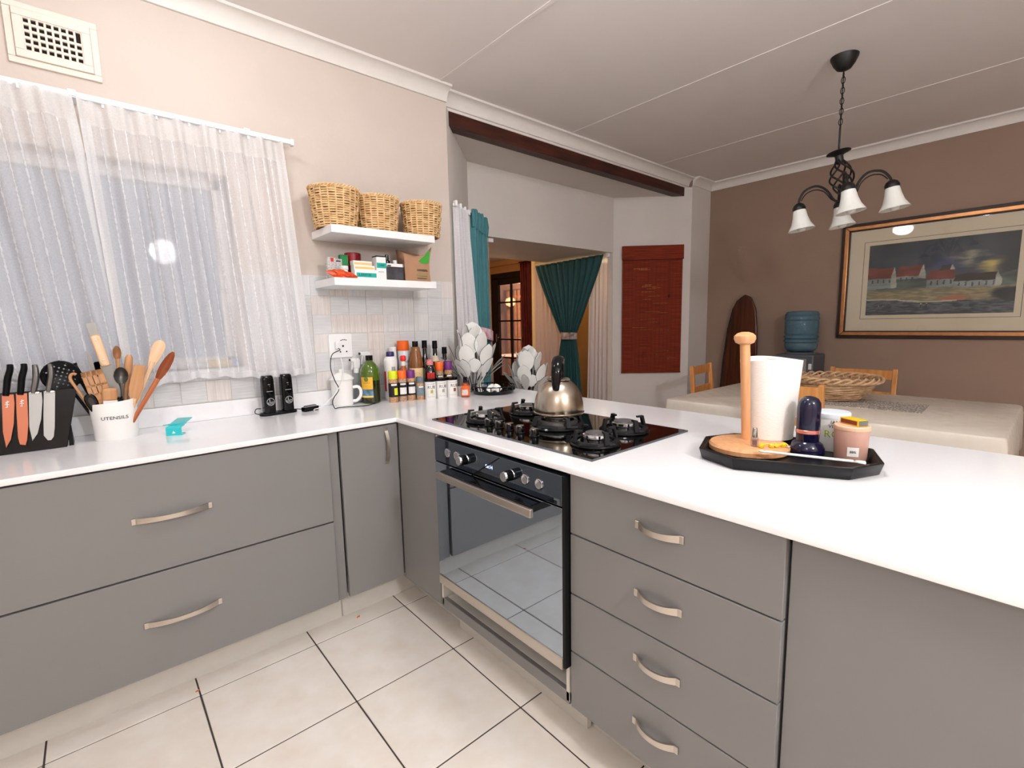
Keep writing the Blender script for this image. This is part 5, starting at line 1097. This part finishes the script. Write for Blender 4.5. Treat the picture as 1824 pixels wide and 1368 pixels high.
obj('bottle', lathe(prof, seg=44), M_wbot, wcool)
sb = thing('wooden_board', 'tall dark polished wooden board with raw bark edge leaning in the corner', 'board', (3.845, .185, 0), rot=(0, math.atan(.055), 0))
pts = [(-.165, 0), (-.175, .5), (-.165, .85), (-.135, 1.2), (-.10, 1.4), (-.06, 1.50), (0.0, 1.545), (.06, 1.515), (.11, 1.40), (.135, 1.2), (.15, .85), (.150, .4), (.13, 0)]
obj('plank', bevel_all(prism([(-p[0], p[1]) for p in pts], .035, 'x', None, -.0175), .006, 2), M_darkwood, sb)
bm = tube([(-.0, .172, .02), (0, .180, .5), (0, .170, .85), (0, .140, 1.2), (0, .105, 1.4), (0, .07, 1.49)], [.02, .022, .021, .020, .016, .008], 10, flat=1.1); obj('bark_edge', bm, M_bark, sb)

pic = thing('framed_picture', 'large framed landscape print of red-roofed white houses on the brown wall', 'picture', (XB, -1.235, 1.60))
PW, PH = .637, .478
def mould(o, i, y0, y1, m_, nm):
    for a in range(4):
        c4 = [(-o[0], -o[1]), (o[0], -o[1]), (o[0], o[1]), (-o[0], o[1])]; i4 = [(-i[0], -i[1]), (i[0], -i[1]), (i[0], i[1]), (-i[0], i[1])]
        b_ = (a + 1) % 4; bm = nb(); prism([c4[a], c4[b_], i4[b_], i4[a]], y1 - y0, 'x', bm, y0); obj(nm, bevel_all(bm, .004, 2), m_, pic)
mould((PW, PH), (PW - .026, PH - .026), -.030, 0, M_framedark, 'outer_moulding'); mould((PW - .024, PH - .024), (PW - .054, PH - .054), -.040, 0, M_gold, 'gold_moulding'); mould((PW - .052, PH - .052), (PW - .062, PH - .062), -.026, 0, M_framedark, 'inner_lip')
obj('mount', box(-.008, -.004, -PW + .06, PW - .06, -PH + .06, PH - .06), mat('mount_cream', (222, 206, 180), .8), pic)
mw, mh = .475, .318
bm = nb()
for a in ((-mw, mw, -mh, -mh + .003), (-mw, mw, mh - .003, mh), (-mw, -mw + .003, -mh, mh), (mw - .003, mw, -mh, mh)): bx(bm, -.0088, -.0078, a[0], a[1], a[2], a[3])
obj('rule_line', bm, M_framedark, pic)
# print: one flat sheet, its ink in a colour layer of the mesh
iw, ih = .437, .286
from mathutils import noise as mno
def fbm(x, y, s_=1.0, o=4): return sum(mno.noise(Vector((x * s_ * 2 ** k, y * s_ * 2 ** k, 3.7 + k))) / 2 ** k for k in range(o))
def mixc(a, b, t): t = max(0.0, min(1.0, t)); return tuple(a[i] + (b[i] - a[i]) * t for i in range(3))
def ss(a, b, x): t = max(0.0, min(1.0, (x - a) / (b - a))); return t * t * (3 - 2 * t)
def inpoly(x, y, P):
    c = False; j = len(P) - 1
    for i in range(len(P)):
        if (P[i][1] > y) != (P[j][1] > y) and x < (P[j][0] - P[i][0]) * (y - P[i][1]) / (P[j][1] - P[i][1] + 1e-9) + P[i][0]: c = not c
        j = i
    return c
HW = (186, 184, 172); RF = (136, 70, 58); RD = (66, 54, 50); WN = (84, 84, 82)
SH = []
def house(x0, x1, zb, ze, zr, roof, g=.09):
    SH.append(([(x0, zb), (x1, zb), (x1, ze), (x0, ze)], (150, 158, 154)))
    SH.append(([(x0 - .02, ze - .02), (x1 - g, ze - .02), (x1 - g / 2, zr), (x0 + .03, zr)], roof))
    if g > .03: SH.append(([(x1 - g, zb), (x1, zb), (x1, ze), (x1 - g / 2, zr + .02), (x1 - g, ze)], HW))
    k = x0 + .05
    while k < x1 - g - .02: SH.append(([(k, ze - .15), (k + .022, ze - .15), (k + .022, ze - .05), (k, ze - .05)], WN)); k += .085
house(.04, .24, .04, .16, .30, RD, .07); house(-.56, -.14, -.02, .08, .34, RF, .10); house(-1.02, -.86, -.28, .12, .36, RF, .02); house(-.98, -.56, -.24, .06, .33, RF, .08)
house(-.12, .26, -.28, -.06, .16, RF, .02); house(.24, .82, -.32, -.14, .03, RD, .08)
FIG = [(-.80, -.80), (-.73, -.79), (-.18, -.76), (-.10, -.75)]
def paint(x, y):
    n1 = fbm(x, y, 1.6); n2 = fbm(x + 5, y * 2.2, 3.0); n3 = fbm(x * 2, y * 7, 4.0, 3)
    c = mixc((58, 64, 74), (92, 94, 100), .5 + .6 * n1)
    c = mixc(c, (176, 168, 146), ss(.0, .5, .55 - math.hypot((x - .42) / .62, (y - .42) / .42) + .45 * n2))
    c = mixc(c, (208, 184, 104), ss(0, .3, .28 - math.hypot((x - .70) / .9, (y - .22)) + .1 * n2))
    c = mixc(c, (66, 74, 110), ss(0, .25, .26 - math.hypot((x - .08) / 1.4, (y - .30)) + .14 * n2))
    c = mixc(c, (40, 46, 48), ss(.62, 1.0, x + .25 * n1) * ss(-.9, .2, y) * .75 + ss(.55, 1.1, y + .2 * n1) * .35)
    hl = -.02 + .10 * n1
    if y < hl: c = mixc((104, 114, 106), (70, 78, 72), .5 + .8 * n2)
    c = mixc(c, mixc((168, 152, 114), (122, 116, 92), .5 + n3), ss(-.24, -.36, y + .08 * n1))
    c = mixc(c, (176, 112, 86), ss(0, .16, .20 - abs(y + .60 - .08 * x) * 1.4 - abs(x - .30) * .42 + .06 * n2))
    dx, dy = x + .012 * n2, y + .02 * n3
    for P, col in SH:
        if inpoly(dx, dy, P): c = mixc(col, tuple(v * .78 for v in col), .5 + .9 * n2)
    wl = -.66 - .03 * n1 + (.10 if x < -.55 else .10 * max(0, 1 - (x + .55) / .35)) 
    if y < wl: c = mixc((104, 108, 112), (58, 62, 68), .5 + 1.1 * n3 + .5 * max(0, -.85 - y) * 4)
    if abs(y - wl) < .018 and x < .3: c = (196, 184, 160)
    c = mixc(c, (36, 38, 36), ss(0, .12, .34 - math.hypot((x - 1.0), (y + .52) * 1.6) + .08 * n2))
    for fx, fy in FIG:
        if abs(x - fx) < .008 and abs(y - fy) < .055: c = (226, 220, 206) if y > fy + .03 else (50, 50, 52)
    return c
bm = nb(); cl_ = bm.loops.layers.float_color.new('ink'); NX, NY = 230, 150; Vg = [[bm.verts.new((-.0092, iw - 2 * iw * i / NX, -ih + 2 * ih * j / NY)) for j in range(NY + 1)] for i in range(NX + 1)]
Cg = [[paint(-1 + 2 * i / NX, -1 + 2 * j / NY) for j in range(NY + 1)] for i in range(NX + 1)]
for i in range(NX):
    for j in range(NY):
        f = bm.faces.new((Vg[i][j], Vg[i + 1][j], Vg[i + 1][j + 1], Vg[i][j + 1]))
        for lp, (a, b_) in zip(f.loops, ((i, j), (i + 1, j), (i + 1, j + 1), (i, j + 1))): lp[cl_] = rgb(*Cg[a][b_])
M_ink = mat('print_ink', (120, 120, 120), .6); at_ = M_ink.node_tree.nodes.new('ShaderNodeAttribute'); at_.attribute_name = 'ink'; M_ink.node_tree.links.new(at_.outputs['Color'], M_ink.node_tree.nodes['Principled BSDF'].inputs['Base Color'])
obj('print', bm, M_ink, pic)
M_pglass = thin_glass('picture_glass', (252, 253, 253), ior=1.5)
obj('glass', box(-.0215, -.0195, -PW + .058, PW - .058, -PH + .058, PH - .058), M_pglass, pic)

# ------------------------------------------------------------------ chandelier
ch = thing('chandelier', 'black iron chandelier with frosted bell shades on a chain', 'chandelier', (2.20, -1.03, 0), .0)
M_iron2 = mat('chandelier_iron', (22, 20, 20), .45, noise=.2, nscale=40)
obj('ceiling_rose', solid([(.066, 2.690), (.064, 2.680), (.050, 2.650), (.034, 2.628), (.012, 2.618)], seg=32), M_iron2, ch)
for k in range(11):
    z_ = 2.598 - k * .0265; pts = [(.009 * math.cos(2 * PI * j / 14), 0, z_ + .018 * math.sin(2 * PI * j / 14)) for j in range(14)]; b_ = tube(pts, .0022, 6, cyc=True)
    if k % 2: xf(b_, Rm(PI / 2, 'Z'))
    obj('chain_link', b_, M_iron2, ch)
obj('flex', tube([(0, 0, 2.62), (.004, .002, 2.45), (-.003, 0, 2.30), (0, 0, 2.205)], .0028, 6), M_iron2, ch); obj('rod', tube([(0, 0, 2.33), (0, 0, 2.19)], .005, 8), M_iron2, ch)
obj('drip_plate', solid([(.012, 2.196), (.056, 2.204), (.058, 2.200), (.030, 2.190), (.016, 2.180)], seg=32), M_iron2, ch); obj('neck', solid([(.020, 2.185), (.020, 2.150), (.014, 2.14)], seg=20), M_iron2, ch)
for k in range(6):
    pts = []
    for j in range(25):
        u_ = j / 24; a = 2 * PI * k / 6 + u_ * 3.4; r_ = .016 + .040 * math.sin(PI * u_) ** 1.1; pts.append((r_ * math.cos(a), r_ * math.sin(a), 2.160 - .19 * u_))
    obj('cage_bar', tube(pts, .0048, 7), M_iron2, ch)
obj('hub', solid([(.012, 1.985), (.026, 1.975), (.030, 1.955), (.018, 1.935), (.006, 1.905), (.010, 1.898), (.004, 1.888)], seg=24), M_iron2, ch)
M_shade = mat('frosted_glass', (232, 232, 226), .5, noise=.06, nscale=14)
for k in range(4):
    a = 2 * PI * k / 4 + .34
    pts = smoothpts([(.02, 0, 1.945), (.045, 0, 1.955), (.075, 0, 2.02), (.12, 0, 2.055), (.175, 0, 2.045), (.205, 0, 2.005), (.212, 0, 1.975)], 5); b_ = tube(pts, .0062, 8); xf(b_, Rm(a, 'Z')); arm = obj('arm', b_, M_iron2, ch)
    pts = smoothpts([(.02, 0, 1.94), (.055, 0, 1.96), (.085, 0, 2.012), (.125, 0, 2.035), (.17, 0, 2.027), (.198, 0, 1.995)], 5); b_ = tube(pts, .003, 6); xf(b_, Rm(a, 'Z')); obj('scroll', b_, M_iron2, arm)
    cx_, cy_ = .212 * math.cos(a), .212 * math.sin(a)
    obj('cup', solid([(.012, 1.985), (.026, 1.975), (.034, 1.958), (.033, 1.945)], seg=28, cx=cx_, cy=cy_), M_iron2, arm)
    obj('shade', lathe([(.029, 1.955), (.033, 1.935), (.038, 1.905), (.048, 1.870), (.066, 1.838), (.069, 1.834), (.064, 1.838), (.045, 1.872), (.035, 1.906), (.030, 1.935), (.026, 1.955)], seg=36, cx=cx_, cy=cy_, closed=True), M_shade, arm)
    obj('bulb', solid([(.012, 1.945), (.014, 1.90), (.026, 1.868), (.027, 1.850), (.018, 1.830), (.006, 1.824)], seg=24, cx=cx_, cy=cy_), mat('bulb_glass', (240, 238, 232), .3), arm)

_tilt = Tm(0, 0, 2.2) @ Matrix.Rotation(-.15, 4, Vector((.96, .28, 0))) @ Tm(0, 0, -2.2)   # the fitting hangs slightly crooked
for c_ in list(ch.children):
    if c_.name.split('.')[0] in ('arm', 'hub', 'cage_bar', 'neck', 'drip_plate'):
        c_.data.transform(_tilt)
        for g_ in c_.children: g_.data.transform(_tilt)

# ------------------------------------------------------------------ ceiling globes of the kitchen, and two pendants added out of view as fill
LL = ['round white flush ceiling lamp above the window run', 'round white flush ceiling lamp above the peninsula', 'added white pendant fill globe out of view near the side wall', 'added white pendant fill globe out of view near the back wall']
for k, (lx, ly, ls, lz) in enumerate(LAMPS):
    t = thing('ceiling_lamp', LL[k], 'lamp', (lx, ly, ZC), group='kitchen ceiling lamps'); M_glow = mat('lamp_glow_%d' % k, (255, 250, 242), .4, emit=(250, 252, 255), estr=ls)
    obj('base_plate', solid([(.13, -.0), (.13, -.018), (.12, -.022)] if lz > 2.5 else [(.06, 0), (.055, -.02), (.01, -.03)], seg=36), M_white, t)
    if lz > 2.5: obj('globe', solid([(.115, -.022), (.128, -.05), (.125, -.085), (.10, -.12), (.06, -.14)], seg=36), M_glow, t)
    else:
        obj('cord', tube([(0, 0, -.02), (0, 0, lz - ZC + .13)], .004, 8), M_white, t)
        obj('globe', solid([(.13 * math.sin(PI * j / 16), lz - ZC - .13 * math.cos(PI * j / 16)) for j in range(17)], seg=16), M_glow, t)

# ------------------------------------------------------------------ bay: blind, curtains
bl = thing('bamboo_blind', 'red-brown bamboo roll-up blind on the angled bay wall', 'blind', ((3.137 + 3.56) / 2 - .02, (1.086 + .665) / 2 - .02, .776), -PI / 4)
BW = .297
def blind_slats():
    bm = nb(); rr = random.Random(12); z = .0
    while z < 1.235:
        h_ = .0105; gaps = rr.random() < .26 and .1 < z < 1.05
        if gaps:
            g0 = rr.uniform(-.2, .1); g1 = g0 + rr.uniform(.05, .16)
            bx(bm, -BW, BW, -.003, .001, z, z + h_ - .0028); bx(bm, -BW, g0, -.003, .001, z + h_ - .003, z + h_ + .0002); bx(bm, g1, BW, -.003, .001, z + h_ - .003, z + h_ + .0002)
        else: bx(bm, -BW, BW, -.003, .001 + rr.uniform(-.0006, .0006), z, z + h_ + .0004)
        z += h_
    return bm
o = obj('slats', blind_slats(), M_blind, bl, smooth=False); o['kind'] = 'stuff'
for k in range(15):
    x_ = -BW + .02 + k * (2 * BW - .04) / 14; obj('string', box(x_ - .0016, x_ + .0016, -.0042, -.003, .0, 1.26), mat('blind_string', (92, 30, 20), .8), bl)
obj('valance', box(-BW - .006, BW + .006, -.022, -.008, 1.135, 1.272, .004), M_blind, bl); obj('valance_edge', box(-BW - .006, BW + .006, -.024, -.021, 1.133, 1.141), MATS['blind_string'], bl)
obj('bottom_bar', box(-BW - .003, BW + .003, -.008, .003, -.004, .010, .002), M_blind, bl)
obj('pull_cord', tube([(.17, -.02, 1.13), (.17, -.02, .80)], .0018, 6), MATS['blind_string'], bl); obj('cord_bell', solid([(.006, .79), (.010, .765), (.008, .755)], seg=14, cx=.17, cy=-.02), MATS['blind_string'], bl)
M_sheer = sheer_mat('white_voile', (244, 242, 246), .78, translucent=.25); M_sheer2 = sheer_mat('thin_voile', (244, 238, 232), .42); M_sheerpink = sheer_mat('blush_voile', (236, 216, 210), .86, translucent=.25)
def drape(name, label, cat, p0, p1, q0, q1, zt, zb, folds, amp, m, seed=1, n=80, thick=0.0, tie=None, parent_extra=None, nz=30):
    r = random.Random(seed); ph = r.uniform(0, 6); P0, P1, Q0, Q1 = Vector(p0), Vector(p1), Vector(q0), Vector(q1); ctr = (P0 + P1) / 2
    d = (P1 - P0).normalized(); nn = Vector((-d.y, d.x)); t = thing(name, label, cat, (ctr.x, ctr.y, zb)); W = (P1 - P0).length
    zt0, zt1 = zt if isinstance(zt, tuple) else (zt, zt)
    def f(u, v):
        a = P0.lerp(P1, u); b_ = Q0.lerp(Q1, u)
        if tie:
            tv, T0, T1, B0, B1 = tie; T = Vector(T0).lerp(Vector(T1), u)
            if v < tv: s_ = (v / tv); s_ = s_ ** 1.15; c_ = a.lerp(T, s_)
            else:
                s_ = (v - tv) / (1 - tv); s_ = min(1, s_ * 1.7) ** .7; c_ = T.lerp(Vector(B0).lerp(Vector(B1), u), s_)
        else: c_ = a.lerp(b_, v)
        am = amp * (.6 + .4 * v); off = am * math.sin(2 * PI * folds * u + ph) + am * .35 * math.sin(2 * PI * folds * 2.3 * u + ph * 2 + v * 2)
        z_ = (zt0 + (zt1 - zt0) * u) * (1 - v) + zb * v
        return (c_.x + nn.x * off - ctr.x, c_.y + nn.y * off - ctr.y, z_ - zb), (u * W * 1.5, (1 - v) * 2)
    sheet('cloth', f, n, nz, m, t, thick); return t
def tie_band(parent, cx, cy, a_, b_, ang, z0, z1, m, slope=0.0):
    bm = nb(); n_ = 36; rows = []
    for rr, zz in ((1.0, z0), (1.06, z0 + .006), (1.06, z1 - .006), (1.0, z1), (.97, z1), (.97, z0)):
        row = []
        for k in range(n_):
            t_ = 2 * PI * k / n_; x_, y_ = a_ * rr * math.cos(t_), b_ * rr * math.sin(t_); row.append(bm.verts.new((cx + x_ * math.cos(ang) - y_ * math.sin(ang), cy + x_ * math.sin(ang) + y_ * math.cos(ang), zz + slope * math.cos(t_))))
        rows.append(row)
    for A, B in zip(rows, rows[1:] + rows[:1]):
        for k in range(n_): bm.faces.new((A[k], A[(k + 1) % n_], B[(k + 1) % n_], B[k]))
    return obj('tieback', bm, m, parent)
# angled left window of the bay: voile and teal curtain on a white rail
rl = thing('bay_rail', 'short white curtain rail with clips on the left bay wall', 'rail', (.79, .62, 2.035))
obj('rail', tube([(-.03, -.03, 0), (.20, .13, 0), (.42, .33, .0)], .008, 8), M_white, rl)
for k in range(6): obj('clip', box(-.03 + k * .07, -.015 + k * .07, -.05 + k * .052, -.02 + k * .052, -.012, .022, .003), M_white, rl)
drape('voile_curtain', 'white voile curtain bunched at the corner of the bay', 'curtain', (.77, .60), (.905, .655), (.785, .60), (1.08, .665), 2.03, .02, 4, .020, M_sheer, 3)
tc2 = drape('teal_curtain', 'teal curtain gathered beside the white voile on the left of the bay', 'curtain', (1.0, .735), (1.20, .84), (.97, .71), (1.20, .835), (2.045, 2.015), .02, 5, .020, M_teal, 8, thick=.002, tie=(.40, (.985, .715), (1.205, .835), (1.0, .725), (1.195, .835)))
for k in range(9):
    u_ = k / 8 - .5
    obj('heading_pleat', tube([(.19 * u_, .10 * u_ - .010 - .008 * (k % 2), 2.045 - .03 * (u_ + .5) + .006 * (k % 3)), (.19 * u_, .10 * u_ - .016 - .008 * (k % 2), 1.99 - .03 * (u_ + .5)), (.19 * u_, .10 * u_ - .012, 1.93 - .03 * (u_ + .5))], [.009, .015, .010], 8), M_teal, tc2)
tie_band(tc2, .0, -.012, .132, .050, .50, 1.175, 1.25, mat('floral_tie', (236, 232, 240), .8, noise=.5, nscale=16, col2=(206, 90, 120)), -.02)
tvc = drape('thin_voile', 'thin clear voile hanging at the left side of the opening', 'curtain', (1.50, 1.20), (1.60, 1.42), (1.51, 1.20), (1.60, 1.40), 1.99, .02, 3, .016, M_sheer2, 6)
obj('clip', box(-.07, -.02, -.15, -.09, 1.935, 1.968, .006), M_white, tvc)
# right side of the opening: tied-back dark teal curtain, voiles behind
tcr = drape('tied_curtain', 'dark teal curtain tied back in an hourglass shape with a floral band', 'curtain', (3.02, 1.215), (3.02, 2.22), (3.02, 1.3), (3.02, 2.2), (1.985, 1.962), .02, 11, .022, M_teal2, 4, n=150, thick=.002, nz=50,
    tie=(.425, (3.02, 1.615), (3.02, 1.80), (3.02, 1.52), (3.02, 1.90)))
tie_band(tcr, .0, -.010, .052, .106, 0.0, 1.095, 1.172, mat('floral_band', (214, 198, 190), .8, noise=.6, nscale=24, col2=(110, 96, 98)))
drape('voile_curtain', 'pale voile hanging at the right edge of the opening', 'curtain', (3.085, 1.20), (3.085, 1.46), (3.085, 1.21), (3.085, 1.50), 1.985, .02, 5, .014, M_sheer, 14, 60)
drape('voile_curtain', 'blush voile hanging left of the tied teal curtain', 'curtain', (3.085, 1.86), (3.085, 2.34), (3.085, 1.86), (3.085, 2.30), 1.97, .02, 6, .016, M_sheerpink, 15, 60)
rr_ = thing('opening_rail', 'white curtain rail under the soffit at the right of the opening', 'rail', (3.05, 1.7, 1.99)); obj('rail', tube([(0, -.5, -.004), (0, .56, -.004)], .005, 8), M_white, rr_); obj('bracket', box(-.02, .02, -.52, -.49, -.03, .005, .004), M_white, rr_)
drape('red_curtain', 'dark red velvet curtain hanging beside the glazed door', 'curtain', (3.70, 2.78), (3.70, 3.245), (3.70, 2.74), (3.70, 3.21), 2.15, .02, 8, .022, M_redcloth, 21, 90, thick=.002)
rd = thing('red_curtain_rail', 'dark rail above the red curtain', 'rail', (3.70, 3.0, 2.16)); obj('rail', tube([(0, -.27, 0), (0, .27, 0)], .010, 8), M_framedark, rd)
# glazed door
door = struct(obj('door_1', nb(), M_framedark), 'dark wooden glazed door in the lounge wall')
M_doorw = mat('door_dark_wood', (34, 20, 16), .5, noise=.3, nscale=8)
bm = nb(); DY0, DY1 = 3.30, 4.02
bx(bm, 3.79, 3.84, 3.28, 4.03, 1.975, 2.06, .004); bx(bm, 3.79, 3.84, DY0 - .02, DY0 + .02, 0, 2.0, .004); bx(bm, 3.79, 3.84, 3.865, 4.03, 0, 2.0, .004)
obj('door_frame', bm, M_doorw, door); bm = nb()
bx(bm, 3.80, 3.84, DY0 + .02, 3.865, 1.885, 1.98, .003); bx(bm, 3.80, 3.84, DY0 + .02, 3.865, .0, .50, .003)
zs = [1.885, 1.62, 1.34, 1.06, .78, .50]; obj('door_rail', bm, M_doorw, door)
for z_ in zs[1:-1]: obj('glazing_bar', box(3.805, 3.835, DY0 + .02, 3.865, z_ - .012, z_ + .012, .002), M_doorw, door)
obj('glazing_bar', box(3.805, 3.835, 3.568, 3.596, .5, 1.885, .002), M_doorw, door)
for a, b_ in ((DY0 + .02, 3.568), (3.596, 3.865)):
    for z1_, z0_ in zip(zs[:-1], zs[1:]): obj('pane', box(3.818, 3.822, a, b_, z0_ + .012, z1_ - .012), M_pane, door)
obj('door_handle', (lambda b: (bx(b, 3.775, 3.80, 3.90, 3.92, 1.02, 1.14, .003), tube([(3.79, 3.91, 1.09), (3.77, 3.91, 1.09), (3.765, 3.84, 1.09)], .007, 8, b), b)[-1])(nb()), M_chrome, door)
obj('door_jamb', box(3.74, 3.79, 3.245, 3.29, 0, 2.1, .004), mat('pale_jamb', (236, 206, 176), .6), door)
# made-up patio beyond the door stands in for the lounge reflected in its panes
struct(obj('wall_patio', box(5.6, 5.7, 2.2, 6.2, 0, 2.6), mat('patio_wall', (214, 168, 138), .8, noise=.2, nscale=4), smooth=False)); struct(obj('floor_patio', box(3.9, 5.7, 2.2, 6.2, -.1, -.01), mat('patio_floor', (160, 120, 96), .8, noise=.2, nscale=5), smooth=False))
pf = thing('patio_screen', 'row of pale wooden palings on the patio seen through the door', 'fence', (5.45, 4.75, 0))
for k in range(16): obj('paling', box(-.012, .012, -.80 + k * .105, -.74 + k * .105, -.01, 1.95, .004), mat('paling_wood', (196, 146, 110), .7, noise=.3, nscale=10), pf)
for z_ in (1.0, 1.8): obj('cross_rail', box(.012, .03, -.82, .86, z_, z_ + .05), MATS['paling_wood'], pf)
pc = thing('patio_table', 'round patio table outside the glazed door', 'table', (4.85, 4.55, 0)); obj('top', solid([(.45, .70), (.46, .71), (.45, .73)], seg=36), mat('patio_white', (226, 206, 194), .5), pc); obj('pedestal', solid([(.2, 0), (.05, .04), (.04, .70)], seg=24), MATS['patio_white'], pc)
pl_ = thing('pane_reflection_globe', 'added glowing globe standing in for the warm reflection in the door panes', 'lamp', (5.2, 5.2, 1.62)); obj('globe', solid([(.02, 0), (.08, .03), (.105, .09), (.08, .155), (.02, .18)], seg=28), mat('pane_reflection_glow', (255, 190, 140), .4, emit=(255, 190, 140), estr=.9), pl_); obj('stem', tube([(0, 0, -1.62), (0, 0, .01)], .012, 8), M_framedark, pl_)
# crumbs on the floor
for k, (x_, y_, s_) in enumerate(((-.199, .072, .010), (-.821, .042, .007))):
    tag(obj('food_scrap', prism([(-s_, -s_ * .5), (s_ * .6, -s_ * .4), (s_, s_ * .7), (-s_ * .2, s_ * .4)], .003, 'z'), mat('orange_scrap', (226, 120, 70), .6), None, (x_, y_, 0)), ['orange food scrap on the tile below the corner door', 'tiny orange scrap at a tile joint below the wide drawers'][k], 'food scrap', 'floor scraps')
# towel rail shadow box on the pier is left plain
